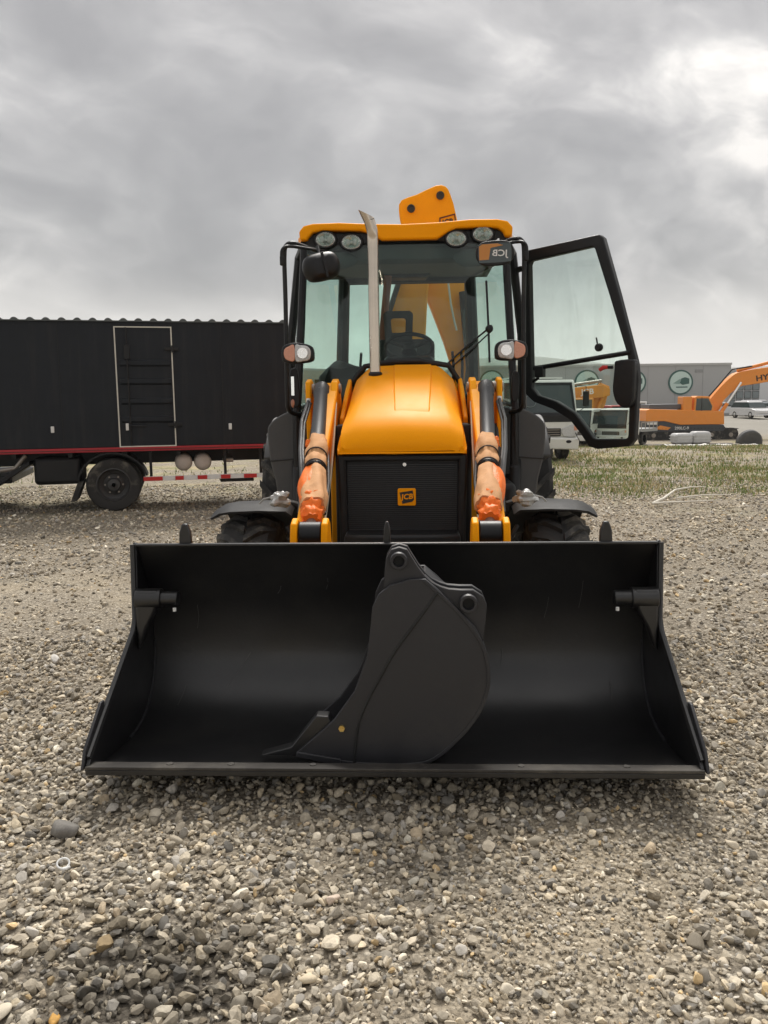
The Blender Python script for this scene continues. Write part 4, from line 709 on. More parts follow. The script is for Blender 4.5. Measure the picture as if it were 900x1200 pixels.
# --- protective wraps round the ram rods
for s, lab in ((-1, 'tan and orange wrap tied round the ram left of the hood'), (1, 'tan and orange wrap tied round the ram right of the hood')):
    T0 = Vector((s * .555, 2.68, 1.66)); B0 = Vector((s * .462, 1.22, .905)); dv = B0 - T0; base = T0 + dv * .93
    wr = empty('protective_wrap', Wp(base), YAW, lab, 'wrap'); up = Vector((0, -.35, .9)).normalized()
    ts = [i / 22 for i in range(23)]; pts = [T0 + dv * (.44 + .43 * t) + up * .004 + Vector((s * -.004, 0, 0)) for t in ts]
    rad = [(.058 + .007 * math.sin(t * 9) + .010 * t) * (0.80 if abs(t - .27) < .03 or abs(t - .46) < .03 else 1) for t in ts]
    sd_ = 11 if s > 0 else 3
    def rf(t, a, sd_=sd_): return 1 + .20 * mnoise.noise(Vector((math.cos(a) * 1.3, math.sin(a) * 1.3, t * 5 + sd_))) + .07 * math.sin(a * 5 + t * 7) + .10 * mnoise.noise(Vector((math.cos(a) * 3.5, math.sin(a) * 3.5, t * 14 + sd_)))
    MB().tube(pts, rad, 28, rf).build('paper_sleeve', TAN, wr, off=base, ang=70)
    # orange film showing on the outer flank and bunched at the foot
    pts2 = [T0 + dv * (.60 + .28 * t) + Vector((s * .030 * math.sin(t * PI), .0, -.005)) for t in ts]
    MB().tube(pts2, [.040 + .022 * math.sin(t * PI) for t in ts], 24, lambda t, a: 1 + .10 * mnoise.noise(Vector((math.cos(a) * 1.6, math.sin(a) * 1.6, t * 4 + sd_ + 5))) + .06 * math.sin(a * 7 + t * 6)).build('film_flank', ORA, wr, off=base, ang=70)
    pts3 = [T0 + dv * (.83 + .12 * t) + up * .012 for t in ts]
    MB().tube(pts3, [.044 + .018 * abs(math.sin(t * 9 + 1)) - .008 * t for t in ts], 28, lambda t, a: 1 + .11 * math.sin(a * 7 + t * 8 + sd_) + .06 * math.sin(a * 12 - t * 13) + .22 * mnoise.noise(Vector((math.cos(a) * 2.0, math.sin(a) * 2.0, t * 6 + sd_))) + .12 * mnoise.noise(Vector((math.cos(a) * 4.5, math.sin(a) * 4.5, t * 16 + sd_)))).build('film_bunch', ORA, wr, off=base, ang=70)
    top_ = T0 + dv * .45; MB().blob(tuple(top_ + Vector((s * .045, -.03, .0))), (.05, .05, .06), seed=s, amp=.3).build('film_edge', ORA, wr, off=base)
    for tt in (.27, .46):
        c_ = T0 + dv * (.44 + .42 * tt) + up * .004; ax = dv.normalized(); u_ = ax.cross(Vector((0, 0, 1))).normalized(); q_ = ax.cross(u_)
        MB().tube([c_ + (u_ * math.cos(a) + q_ * math.sin(a)) * (.063) + ax * .012 * math.sin(a) for a in np.linspace(0, 2 * PI, 26)], .0045, 6).build('tie_cord', pmat('dark_cord', (.05, .03, .02), .7), wr, off=base)

# ------------------------------------------------------------------ digging bucket standing inside the front bucket
DBY = (.135, .42); dbase = Vector((.05, .3, .13))
db = empty('digging_bucket', Wp(dbase), YAW, 'narrow charcoal digging bucket standing inside the wide black front bucket', 'bucket')
def D(p): return (p[0] * .985 + .003, ((p[1] - .15) * .985 + .166) if p[1] > .30 else .3138 + (p[1] - .30) * 1.20)
side_o = [(-.227, .158), (-.408, .190), (-.335, .244), (-.251, .308), (-.167, .425), (-.114, .572), (-.098, .696), (-.091, .768), (-.065, .823), (-.020, .860), (.059, .884), (.119, .884), (.168, .843), (.25, .76), (.315, .69), (.347, .624), (.367, .572), (.374, .489), (.358, .395), (.318, .311), (.258, .247), (.156, .171), (.054, .149), (-.172, .152)]
side_o = [D(p) for p in side_o]
for y_ in (DBY[0], DBY[1] - .02): MB().prism(side_o, 'y', y_, y_ + .02).build('side_plate', BLK2, db, bevel=.003, off=dbase)
wr_ = [D(p) for p in smooth_poly([(.119, .884), (.25, .76), (.347, .624), (.374, .489), (.358, .395), (.318, .311), (.258, .247), (.156, .171), (.054, .149), (-.172, .152), (-.34, .178)], 4, closed=False)]
wv = MB(); n_ = len(wr_); inn = []
for i in range(n_):
    d_ = (Vector(wr_[min(i + 1, n_ - 1)]) - Vector(wr_[max(i - 1, 0)])).normalized(); inn.append((wr_[i][0] + d_.y * .014, wr_[i][1] - d_.x * .014))
v = []; f = []
for i in range(n_):
    for p, y_ in ((wr_[i], DBY[0] - .004), (wr_[i], DBY[1] + .004), (inn[i], DBY[1] + .004), (inn[i], DBY[0] - .004)): v.append((p[0], y_, p[1]))
for i in range(n_ - 1):
    for j in range(4): f.append((i * 4 + j, i * 4 + (j + 1) % 4, i * 4 + 4 + (j + 1) % 4, i * 4 + 4 + j))
f += [(0, 1, 2, 3), tuple(range(n_ * 4 - 4, n_ * 4))[::-1]]
wv.add(v, f).build('bucket_shell', BLK2, db, off=dbase, bevel=.002)
ear = [D(p) for p in [(-.046, .845), (-.042, .90), (-.035, .961), (-.015, .997), (.017, 1.007), (.049, .997), (.070, .961), (.092, .925), (.119, .890), (.145, .866), (.178, .849), (.21, .839), (.257, .835), (.307, .835), (.347, .808), (.360, .778), (.357, .716), (.347, .622), (.325, .66), (.27, .735), (.20, .80), (.13, .862), (.05, .868), (-.01, .85)]]
for y_ in (DBY[0] + .022, DBY[0] + .10):
    er = MB().prism(ear, 'y', y_, y_ + .03).build('hinge_ear', BLK2, db, bevel=.003, off=dbase)
    for c_, r_ in (((.016, .957), .034), ((.287, .786), .036)):
        c_ = D(c_); MB().lathe([(r_ * .62, .035), (r_, .035), (r_, -.026), (r_ * .94, -.030), (r_ * .66, -.030), (r_ * .6, -.02), (r_ * .6, .03)], (c_[0], y_, c_[1]), (0, 1, 0), 24).build('pin_boss', BLK2, er, off=dbase)
        MB().cyl((c_[0], y_ - .012, c_[1]), (c_[0], y_ + .03, c_[1]), r_ * .6, 18).build('pin_hole', pmat('pin_dark', (.004, .004, .004), .8), er, off=dbase)
seam = [D(p) for p in [(.168, .833), (.10, .735), (-.003, .593), (-.06, .49), (-.117, .383), (-.155, .28), (-.172, .155)]]
MB().tube([(p[0], DBY[0] - .001, p[1]) for p in smooth_poly(seam, 4, closed=False)], .006, 6).build('weld_seam', pmat('seam_black', (.006, .006, .006), .6), db, off=dbase)
c_ = D((-.219, .281)); MB().cyl((c_[0], DBY[0] - .014, c_[1]), (c_[0], DBY[0], c_[1]), .013, 6).build('cutter_bolt', BRS, db, off=dbase); MB().cyl((c_[0], DBY[0] - .020, c_[1]), (c_[0], DBY[0] - .012, c_[1]), .007, 8).build('bolt_tip', BRS, db, off=dbase)
MB().prism([D(p) for p in [(-.227, .150), (-.408, .184), (-.40, .200), (-.227, .176)]], 'y', DBY[0] - .012, DBY[0]).build('side_cutter', BLK2, db, bevel=.003, off=dbase)
for y_ in (DBY[0] + .05,):
    MB().prism([D(p) for p in [(-.555, .176), (-.44, .176), (-.24, .158), (-.22, .20), (-.275, .315), (-.325, .318), (-.43, .205)]], 'y', y_ - .03, y_ + .03).build('tooth', BLK, db, bevel=.004, off=dbase)

# ------------------------------------------------------------------ box truck on the left
TB = pmat('black_box_panel', (0.0125, 0.0150, 0.0195), 0.42, spec=0.2, streak=True, var=0.35, scale=2.2, bump=0.6, bscale=1.6, dust=0.045)
TR = pmat('red_tape_strip', (0.36, 0.012, 0.02), 0.45, var=0.15, scale=10)
tk = empty('box_truck', (-3.92, 11.90, float(gz(-3.92, 11.9))), R(14), 'black box truck with red stripe and white outlined side door', 'truck')
bxp = MB().bx(-3.0, 2.56, 0, 2.1, .93, 2.70).build('cargo_box', TB, tk, bevel=.01)
v = []; f = []; nn_ = 400
for i in range(nn_ + 1):
    x_ = -3.02 + 5.6 * i / nn_; ph = (x_ % .205) / .205; h_ = .034 * max(0, math.sin(ph * PI * 2 - .6)) ** .6 if math.sin(ph * PI * 2 - .6) > 0 else 0
    for y_, z_ in ((-.03, 2.70), (-.03, 2.715 + h_), (2.13, 2.715 + h_), (2.13, 2.70)): v.append((x_, y_, z_))
for i in range(nn_):
    for j in range(4): f.append((i * 4 + j, i * 4 + (j + 1) % 4, i * 4 + 4 + (j + 1) % 4, i * 4 + 4 + j))
f += [(0, 1, 2, 3), (nn_ * 4 + 3, nn_ * 4 + 2, nn_ * 4 + 1, nn_ * 4)]
MB().add(v, f).build('corrugated_roof', pmat('roof_sheet', (.075, .085, .085), .55, var=.25), tk, ang=30)
MB().bx(-3.0, 2.50, -.02, .04, .868, .930).build('red_stripe', TR, tk, bevel=.004); MB().bx(-3.0, 2.50, -.026, -.018, .892, .900).build('stripe_groove', INK, tk)
FRM = pmat('white_door_frame', (.62, .60, .53), .5, var=.2, scale=20)
dr_ = MB().bx(.15, .915, -.006, .01, .945, 2.62).build('side_door', TB, tk, bevel=.003)
for a in ((.135, .152, .93, 2.635), (.912, .929, .93, 2.635)): MB().bx(a[0], a[1], -.02, .0, a[2], a[3]).build('door_frame', FRM, dr_)
for a in ((.152, .912, 2.62, 2.635), (.152, .912, .93, .945)): MB().bx(a[0], a[1], -.02, .0, a[2], a[3]).build('door_frame', FRM, dr_)
for z_ in (2.12, 1.86, 1.58, 1.32): MB().prism([(-.006, z_ + .05), (-.03, z_ + .035), (-.03, z_ - .02), (-.006, z_ - .05)], 'x', .19, .895).build('door_rib', TB, dr_, bevel=.006)
for z_ in (2.32, 1.24): MB().bx(.82, 1.02, -.035, .0, z_ - .025, z_ + .025).build('door_hinge', PLA, dr_, bevel=.006); MB().cyl((.93, -.035, z_ - .05), (.93, -.035, z_ + .05), .016, 8).build('hinge_pin', PLA, dr_)
MB().cyl((.30, -.03, .95), (.30, -.03, 2.62), .011, 8).build('lock_rod', PLA, dr_); MB().bx(.235, .275, -.04, -.01, 1.17, 1.27).build('lock_plate', WHT, dr_, bevel=.004); MB().tube([(.29, -.05, 1.24), (.36, -.06, 1.23), (.52, -.05, 1.225)], .014, 8).build('lock_handle', PLA, dr_)
MB().bx(.26, .34, -.05, -.01, 2.18, 2.38).build('latch_box', PLA, dr_, bevel=.006)
for x_ in (-.755, 1.71): MB().bx(x_ - .022, x_ + .022, -.025, .0, 1.155, 1.245).build('reflector', WHT, tk, bevel=.006)
MB().bx(-2.9, 4.1, .55, .70, .66, .86).build('chassis_rail', PLA, tk); MB().bx(-2.9, 4.1, 1.40, 1.55, .66, .86).build('chassis_rail', PLA, tk)
for x_ in np.arange(-2.8, 2.5, .75): MB().bx(x_ - .03, x_ + .03, .05, 2.05, .80, .925).build('cross_bearer', PLA, tk)
def truck_wheel(c, par, rad=.385, wd=.26):
    wh = MB().lathe([(.24, -wd * .42), (rad * .8, -wd / 2), (rad * .95, -wd * .46), (rad, -wd * .34), (rad, wd * .34), (rad * .95, wd * .46), (rad * .8, wd / 2), (.24, wd * .42)], c, (0, 1, 0), 40).build('wheel', RUB, par)
    MB().lathe([(.245, -wd * .44), (.23, -wd * .46), (.205, -wd * .20), (.15, -wd * .08), (.10, -wd * .16), (.085, -wd * .40), (.03, -wd * .44), (.03, wd * .3), (.245, wd * .3)], c, (0, 1, 0), 32).build('rim', pmat('dark_rim', (.035, .034, .034), .55, dust=.2), wh)
    for a in range(6): MB().cyl((c[0] + .125 * math.cos(a * PI / 3), c[1] - wd * .22, c[2] + .125 * math.sin(a * PI / 3)), (c[0] + .125 * math.cos(a * PI / 3), c[1] - wd * .08, c[2] + .125 * math.sin(a * PI / 3)), .014, 6).build('wheel_nut', STL, wh)
    return wh
for y_ in (.16, .43, 1.67, 1.94): truck_wheel((.02, y_, .385), tk)
w_ = truck_wheel((3.35, .20, .385), tk); truck_wheel((3.35, 1.9, .385), tk)
MB().bx(-.06, .28, .03, .034, .05, .10).build('tyre_tag', WHT, w_) if False else None
mgp = [(.02 - .50 * math.cos(a), .39 + .47 * math.sin(a)) for a in np.linspace(R(8), R(165), 16)]
mm = MB(); v = []; f = []
for p in mgp:
    for y_, k_ in ((-.0, 1), (.50, 1), (.50, .95), (0, .95)): v.append((.02 + (p[0] - .02) * k_, y_, .39 + (p[1] - .39) * k_))
for i in range(15):
    for j in range(4): f.append((i * 4 + j, i * 4 + (j + 1) % 4, i * 4 + 4 + (j + 1) % 4, i * 4 + 4 + j))
mm.add(v, f + [(0, 1, 2, 3), (63, 62, 61, 60)]).build('wheel_guard', PLA, tk)
MB().prism([(-.47, .44), (-.58, .16), (-.50, .17), (-.38, .46)], 'y', .02, .5).build('mud_flap', RUB, tk, bevel=.008)
MB().cyl((-.75, .15, .56), (-.75, 1.9, .56), .17, 20).build('air_tank', PLA, tk) if False else MB().bx(-1.06, -.42, .10, .9, .41, .80).build('tool_box', PLA, tk, bevel=.06, seg=4)
for x_ in (1.02, 1.30): MB().tube([(x_, .14, .675), (x_, .16, .675), (x_, .22, .675), (x_, .85, .675)], [.06, .105, .128, .128], 24).build('gas_tank', pmat('pale_tank', (.50, .44, .39), .45, var=.15, scale=12, dust=.2), tk, ang=60)
gb = MB().bx(.44, 2.44, .03, .07, .425, .490).build('side_guard', WHT, tk, bevel=.003)
xx = .44; i = 0
for wd_ in (.27, .18, .12, .20, .14, .20, .14, .20, .19, .37): 
    if i % 2 == 0: MB().bx(xx, xx + wd_ + .0, .020, .031, .428, .487).build('red_band', pmat('guard_red', (.50, .02, .02), .4), gb)
    xx += wd_; i += 1
for x_ in (.55, 1.62, 2.15): MB().bx(x_ - .02, x_ + .02, .07, .10, .44, .87).build('guard_post', PLA, gb)
MB().bx(1.55, 2.05, .2, .7, .36, .44).build('step_plate', PLA, tk, bevel=.01); MB().bx(1.60, 1.75, .15, .3, .66, .72).build('valve_block', STL, tk, bevel=.01); MB().bx(2.22, 2.50, .10, .9, .40, .80).build('battery_box', PLA, tk, bevel=.03)
MB().prism([(-1.55, .40), (-1.10, .70), (-1.10, .76), (-1.60, .47)], 'y', .05, .5).build('rear_light_bar', PLA, tk, bevel=.01); MB().tube([(-1.6, .1, .62), (-1.3, .1, .66), (-1.15, .1, .84)], .03, 8).build('bumper_bracket', STL, tk)
MB().bx(-2.9, -1.35, .1, 2.0, .45, .56).build('rear_bumper', PLA, tk, bevel=.02)
cb = MB().prism([(2.70, .45), (2.70, 1.95), (2.85, 2.06), (3.9, 2.04), (4.25, 1.25), (4.32, .45)], 'y', .08, 2.0).build('cab', pmat('truck_cab_paint', (.42, .44, .44), .4), tk, bevel=.05, seg=3)
MB().prism([(3.0, 1.32), (3.0, 1.88), (3.78, 1.88), (4.0, 1.32)], 'y', .07, .078).build('cab_window', DGL, cb)

for x_ in (-2.0, -.62, 1.62): MB().bx(x_ - .004, x_ + .004, -.006, .002, .935, 2.69).build('panel_seam', pmat('seam_black', (.006, .006, .006), .6), bxp)
for k_ in range(26): MB().cyl((-2.85 + .2085 * k_, .004, 2.655), (-2.85 + .2085 * k_, -.007, 2.655), .009, 6).build('rivet', TB, bxp)
# ------------------------------------------------------------------ other trucks
CW = pmat('white_truck_paint', (.66, .66, .62), .35, var=.06, scale=4, coat=.3, dust=.2)
def cabover(name, loc, rz, w_, label, group=None, bed=4.0, sc=1.0, body=CW, sagging=False):
    t = empty(name, loc, rz, label, 'truck', group, sc); h = w_ / 2
    c = MB().prism([(.02, .62), (0, 1.08), (.05, 1.22), (.30, 2.02), (.40, 2.10), (1.55, 2.12), (1.62, 2.0), (1.62, .62), (1.2, .62), (1.15, .85), (1.0, .98), (.72, .98), (.52, .85), (.46, .62)], 'x', -h, h).build('cab', body, t, bevel=.05, seg=3)
    MB().add([(-h + .08, .035, 1.24), (h - .08, .035, 1.24), (h - .13, .275, 1.98), (-h + .13, .275, 1.98)], [(0, 1, 2, 3)]).build('windscreen', DGL, c)
    MB().ring([(-h + .04, 1.20), (h - .04, 1.20), (h - .09, 2.03), (-h + .09, 2.03)], [(-h + .10, 1.26), (h - .10, 1.26), (h - .14, 1.965), (-h + .14, 1.965)], lambda p, d: (p[0], .02 + (p[1] - 1.22) * .316 + d, p[1]), .02).build('windscreen_seal', PLA, c)
    MB().bx(-h + .02, h - .02, -.012, .03, 1.02, 1.20).build('front_band', PLA, c, bevel=.01)
    MB().bx(-h * .55, h * .55, -.018, .03, .66, .86).build('grille', PLA, c, bevel=.01)
    for q in (.70, .76, .82): MB().bx(-h * .52, h * .52, -.026, -.015, q - .008, q + .008).build('grille_bar', STL, c)
    for s in (-1, 1):
        MB().prism(smooth_poly([(s * (h * .62), .66), (s * (h * .60), .86), (s * (h - .06), .97), (s * (h - .02), .95), (s * (h - .02), .66)], 2), 'y', -.02, .05).build('headlamp', CLR, c, bevel=.01)
        MB().bx(s * (h - .10), s * (h - .012), -.028, .04, .80, .93).build('indicator', AMB, c, bevel=.008)
        MB().add([(s * (h + .004), .20, 1.28), (s * (h + .004), 1.30, 1.28), (s * (h + .004), 1.30, 1.95), (s * (h + .004), .42, 1.95)], [(0, 1, 2, 3)]).build('side_window', DGL, c)
        MB().bx(s * (h - .002), s * (h + .012), 1.40, 1.42, .7, 2.0).build('door_gap', INK, c); MB().bx(s * (h), s * (h + .03), 1.15, 1.32, 1.10, 1.14).build('door_handle', PLA, c)
        mi = MB().bx(s * (h + .14), s * (h + .30), .02, .08, 1.42, 1.80).build('mirror', PLA, c, bevel=.02); MB().tube([(s * h, .12, 1.95), (s * (h + .22), .06, 1.92), (s * (h + .22), .05, 1.40), (s * h, .08, 1.25)], .012, 6).build('mirror_arm', PLA, mi)
        wh = MB().lathe([(.22, -.10), (.34, -.12), (.385, -.09), (.385, .09), (.34, .12), (.22, .10)], (s * (h - .16), .86, .385), (1, 0, 0), 28).build('wheel', RUB, t); MB().lathe([(.22, .105), (.16, .05), (.08, .09), (.03, .10), (.03, -.1), (.22, -.1)], (s * (h - .16), .86, .385), (s, 0, 0), 20).build('rim', pmat('dark_rim', (.035, .034, .034), .55), wh)
        for y_ in (bed - .6,): MB().lathe([(.22, -.10), (.34, -.12), (.385, -.09), (.385, .09), (.34, .12), (.22, .10)], (s * (h - .16), y_ + .8, .385), (1, 0, 0), 24).build('wheel', RUB, t)
    bu = MB().prism([(-.05, .34), (-.07, .62), (.02, .66), (.35, .64), (.40, .36)], 'x', -h - .01, h + .01).build('bumper', body, t, bevel=.03, xf=Matrix.Rotation(R(2.2 if sagging else 0), 4, 'Y'))
    MB().bx(-h * .25, h * .25, -.078, -.06, .45, .55).build('number_plate', WHT, bu); 
    for s in (-1, 1): MB().blob((s * h * .75, -.055, .52), (.16, .05, .09), amp=0).build('fog_lamp', PLA, bu)
    MB().bx(-.42, .42, 1.0, 1.75 + bed, .55, .72).build('chassis', PLA, t); bd_ = MB().bx(-h - .03, h + .03, 1.75, 1.75 + bed, .78, .95).build('flat_bed', pmat('bed_grey', (.28, .29, .29), .6, dust=.3), t)
    for s in (-1, 1):
        for k_ in range(5): MB().bx(s * (h + .0), s * (h + .03), 1.78 + k_ * (bed - .1) / 4, 1.84 + k_ * (bed - .1) / 4, .95, 1.35).build('bed_stake', STL, bd_)
        MB().bx(s * (h + .0), s * (h + .028), 1.78, 1.70 + bed, 1.27, 1.34).build('bed_rail', STL, bd_)
    return t
def gl(x_, y_, dz=0): return (x_, y_, float(gz(x_, y_)) + dz)
wt = cabover('parked_truck', gl(4.03, 21.3), R(4), 1.95, 'white cabover truck facing the viewer, partly behind the loader', bed=3.6, sagging=True)
MB().tube([(.90, -.07, .75), (.95, -.09, .62), (1.0, -.10, .54)], .012, 6).build('loose_wire', PLA, wt)
for k_ in range(2): MB().bx(-.7 + k_ * .8, -.1 + k_ * .8, .5, 1.4, 2.13, 2.17).build('roof_rack_bar', WHT, wt)
MB().lathe([(.15, -.01), (.16, 0), (.15, .01)], (-.25, .10, 1.55), (0, -1, .3), 20).build('windscreen_disc', pmat('pale_disc', (.25, .32, .33), .4), wt)
cabover('parked_truck', gl(10.75, 46.6), R(-38), 1.9, 'white flatbed truck seen through the open cab door, left one of two', bed=2.6)
cabover('parked_truck', gl(12.65, 46.2), R(-42), 1.9, 'white flatbed truck seen through the open cab door, right one of two', bed=2.2)
cabover('parked_truck', gl(23.2, 59.0), R(62), 1.9, 'white cabover truck standing behind the orange excavator boom foot', bed=3.2)
cabover('parked_truck', gl(22.5, 70.0), R(70), 2.1, 'white truck behind the orange excavator cab', bed=4)
rt = cabover('parked_truck', gl(18.6, 64.0), R(20), 2.1, 'red truck beside the open door edge, behind the excavator', bed=4, body=pmat('red_truck_paint', (.40, .03, .03), .4))

# ------------------------------------------------------------------ excavators
OR = pmat('excavator_orange', (.78, .27, .035), .42, var=.08, scale=3, dust=.15)
def tracks(t, x0, x1, y0, y1, h):
    for (a, b) in ((y0, y0 + .55), (y1 - .55, y1)):
        tr = MB().prism(smooth_poly([(x0, h * .5), (x0 + .12, h * .9), (x0 + .4, h), (x1 - .4, h), (x1 - .12, h * .9), (x1, h * .5), (x1 - .12, h * .12), (x1 - .4, 0), (x0 + .4, 0), (x0 + .12, h * .12)], 2), 'y', a, b).build('track', RUB, t, bevel=.02)
        for i in range(24):
            x_ = x0 + .35 + (x1 - x0 - .7) * i / 23; MB().bx(x_ - .035, x_ + .035, a - .02, b + .02, -.02, .01).build('track_shoe', PLA, tr); MB().bx(x_ - .035, x_ + .035, a - .02, b + .02, h - .01, h + .02).build('track_shoe', PLA, tr)
        for i in range(5): MB().cyl((x0 + .5 + (x1 - x0 - 1) * i / 4, a - .025, .30), (x0 + .5 + (x1 - x0 - 1) * i / 4, a, .30), .14, 14).build('track_roller', STL, tr)
hx, hy = 19.9, 55.0; hyz = float(gz(hx, hy)); EO = Vector((hx, hy, hyz))
hyr = empty('excavator', EO, 0, 'orange tracked excavator parked in front of the grey building, boom reaching right', 'excavator')
def E(x_, z_): return (x_ - hx, z_ - hyz)
tracks(hyr, -2.9, 3.1, -1.3, 1.3, .72)
MB().cyl((0, 0, .7), (0, 0, .95), .6, 20).build('slew_ring', PLA, hyr)
MB().prism([E(17.0, -.62), E(16.95, .05), E(18.2, .05), E(19.2, -.20), E(22.0, -.20), E(22.15, -.42), E(22.0, -.62)], 'y', -1.31, 1.3).build('lower_body', pmat('excavator_dark', (.045, .05, .058), .5), hyr, bevel=.03)
ub = MB().prism([E(17.0, .06), E(16.98, .78), E(17.2, .86), E(22.0, .66), E(22.05, -.18), E(19.2, -.18), E(18.2, .06)], 'y', -1.3, 1.3).build('upper_body', OR, hyr, bevel=.03)
MB().bx(-2.6, -.2, -.9, 1.0, hyz * 0 + E(0, .84)[1], E(0, 1.15)[1]).build('engine_cover', pmat('cover_dark', (.09, .10, .11), .5), hyr, bevel=.04)
MB().bx(-.55, .05, -1.25, -.2, E(0, .7)[1], E(0, 1.62)[1]).build('tool_cabinet', OR, hyr, bevel=.04)
cbx = MB().prism([E(20.05, .66), E(20.1, 1.56), E(20.25, 1.66), E(21.0, 1.62), E(21.35, .98), E(21.3, .66)], 'y', -1.28, -.25).build('cab', OR, hyr, bevel=.03)
MB().prism([E(20.16, .72), E(20.2, 1.50), E(20.95, 1.50), E(21.22, 1.0), E(21.18, .72)], 'y', -1.295, -1.27).build('cab_window', DGL, cbx); MB().bx(.62, .66, -1.305, -1.29, E(0, .70)[1], E(0, 1.55)[1]).build('window_bar', PLA, cbx)
bm_ = MB().prism([E(*p) for p in smooth_poly([(20.9, .60), (21.5, 1.35), (22.3, 2.30), (22.95, 2.92), (23.5, 3.20), (25.3, 3.47), (27.6, 3.72), (28.3, 3.70), (28.4, 3.25), (27.0, 2.95), (25.3, 2.52), (24.1, 2.34), (23.35, 2.17), (22.45, 1.32), (21.8, .35), (21.5, -.10), (21.0, .0)], 2)], 'y', -.05, .65).build('boom', OR, hyr, bevel=.03)
for y_ in (-.28, .68):
    MB().cyl((E(21.9, .05)[0], y_, E(0, .05)[1]), (E(22.6, 1.15)[0], y_, E(0, 1.15)[1]), .12, 12).build('boom_ram', OR, hyr); MB().cyl((E(22.6, 1.15)[0], y_, E(0, 1.15)[1]), (E(23.45, 2.50)[0], y_, E(0, 2.5)[1]), .07, 12).build('ram_rod', CHR, hyr)
MB().cyl((E(23.4, 3.28)[0], .3, E(0, 3.28)[1]), (E(26.2, 3.95)[0], .3, E(0, 3.95)[1]), .11, 12).build('arm_ram', OR, hyr)
MB().tube([(E(21.0, 1.1)[0], -.1, E(0, 1.1)[1]), (E(22.2, 2.5)[0], -.1, E(0, 2.5)[1]), (E(22.9, 3.35)[0], -.1, E(0, 3.35)[1]), (E(24.2, 3.55)[0], -.1, E(0, 3.55)[1])], .05, 8).build('boom_pipe', PLA, hyr)
MB().prism([E(*p) for p in [(28.1, 4.2), (28.7, 3.9), (28.9, 1.2), (28.6, .3), (28.3, .3), (28.2, 2.6), (27.9, 3.6)]], 'y', .05, .55).build('dipper_arm', OR, hyr, bevel=.03)
MB().prism([E(*p) for p in [(28.2, .35), (28.9, .3), (29.1, -.4), (28.6, -1.0), (27.8, -1.0), (28.2, -.5)]], 'y', -.2, .8).build('excavator_bucket', BLK2, hyr, bevel=.03)
text('HYUNDAI', .50, INK, bm_, Matrix.Translation((E(24.50, 2.86)[0], -.056, E(0, 2.72)[1])) @ FRONT @ Matrix.Rotation(R(9), 4, 'Z'), .004, .012, align='LEFT', sx=1.25)
text('290LC-9', .26, WHT, hyr, facing(E(19.3, -.42)[0], -1.318, E(0, -.40)[1]), .003, .004)
MB().bx(E(17.05, 0)[0], E(17.7, 0)[0], -1.318, -1.30, E(0, -.15)[1], E(0, .02)[1]).build('body_decal', WHT, hyr); MB().prism([E(17.5, -.45), E(17.9, -.2), E(18.6, -.35), E(18.4, -.5)], 'y', -1.32, -1.305).build('tiger_decal', OR, hyr)

jx, jy = 12.4, 51.5; jz = float(gz(jx, jy))
je = empty('excavator', (jx, jy, jz), 0, 'yellow orange excavator with lettered boom behind the white trucks', 'excavator')
def J(x_, z_): return (x_ - jx, z_ - jz)
OY = pmat('excavator_yellow', (.62, .25, .03), .5, var=.12, scale=3, dust=.3)
tracks(je, -3.2, .9, -1.2, 1.2, .7)
MB().bx(-3.3, .2, -1.2, 1.2, .85, 1.75).build('upper_body', OY, je, bevel=.05); jc = MB().bx(-1.0, .3, -1.25, -.2, 1.7, 2.75).build('cab', OY, je, bevel=.05); MB().bx(-.9, .2, -1.265, -1.24, 1.85, 2.65).build('cab_window', DGL, jc)
MB().prism([J(*p) for p in [(10.5, 1.0), (11.1, 2.02), (11.6, 2.24), (13.55, 2.42), (13.95, 2.15), (13.95, 1.75), (13.5, 1.62), (11.9, 1.50), (11.3, .6)]], 'y', -.3, .3).build('boom', OY, je, bevel=.04)
MB().prism([J(*p) for p in [(13.4, 2.55), (14.0, 2.3), (13.75, 1.2), (13.0, -.3), (12.6, -.3), (12.85, 1.0)]], 'y', .0, .35).build('dipper_arm', OY, je, bevel=.04)
MB().cyl((J(11.2, 2.35)[0], .1, J(0, 2.35)[1]), (J(13.5, 2.65)[0], .1, J(0, 2.65)[1]), .09, 12).build('arm_ram', STL, je)
MB().cyl((J(13.7, 2.0)[0], -.1, J(0, 2.0)[1]), (J(13.1, .6)[0], -.1, J(0, .6)[1]), .11, 12).build('bucket_ram', OY, je)
MB().prism([J(*p) for p in [(12.4, -.3), (13.2, .2), (14.2, .9), (14.6, .3), (14.4, -.6), (13.2, -.9)]], 'y', -.4, .6).build('excavator_bucket', pmat('rusty_steel', (.11, .075, .055), .8, var=.3, dust=.3), je, bevel=.04)
text('JCB', .46, WHT, je, facing(J(12.55, 0)[0], -.31, J(0, 1.98)[1], R(3)), .004, .012, sx=1.1)
fk = empty('forklift', gl(7.6, 50.0), 0, 'orange yellow machine mast seen in the gap beside the loader', 'machine')
MB().bx(-.9, -.7, 0, .3, 0, 3.2).build('mast', OY, fk, bevel=.02); MB().bx(-.1, .1, 0, .3, 0, 3.2).build('mast', OY, fk, bevel=.02); MB().bx(-1.3, .6, .5, 2.2, .4, 1.9).build('body', OY, fk, bevel=.08); MB().bx(-1.2, .5, .6, 2.1, 1.9, 3.0).build('cab', OY, fk, bevel=.05); MB().bx(-1.0, .3, .58, .61, 2.0, 2.85).build('windscreen', DGL, fk)
for s in (-1.2, .4):
    for y_ in (.6, 1.9): MB().cyl((s, y_, .4), (s + .25, y_, .4), .4, 20).build('wheel', RUB, fk)

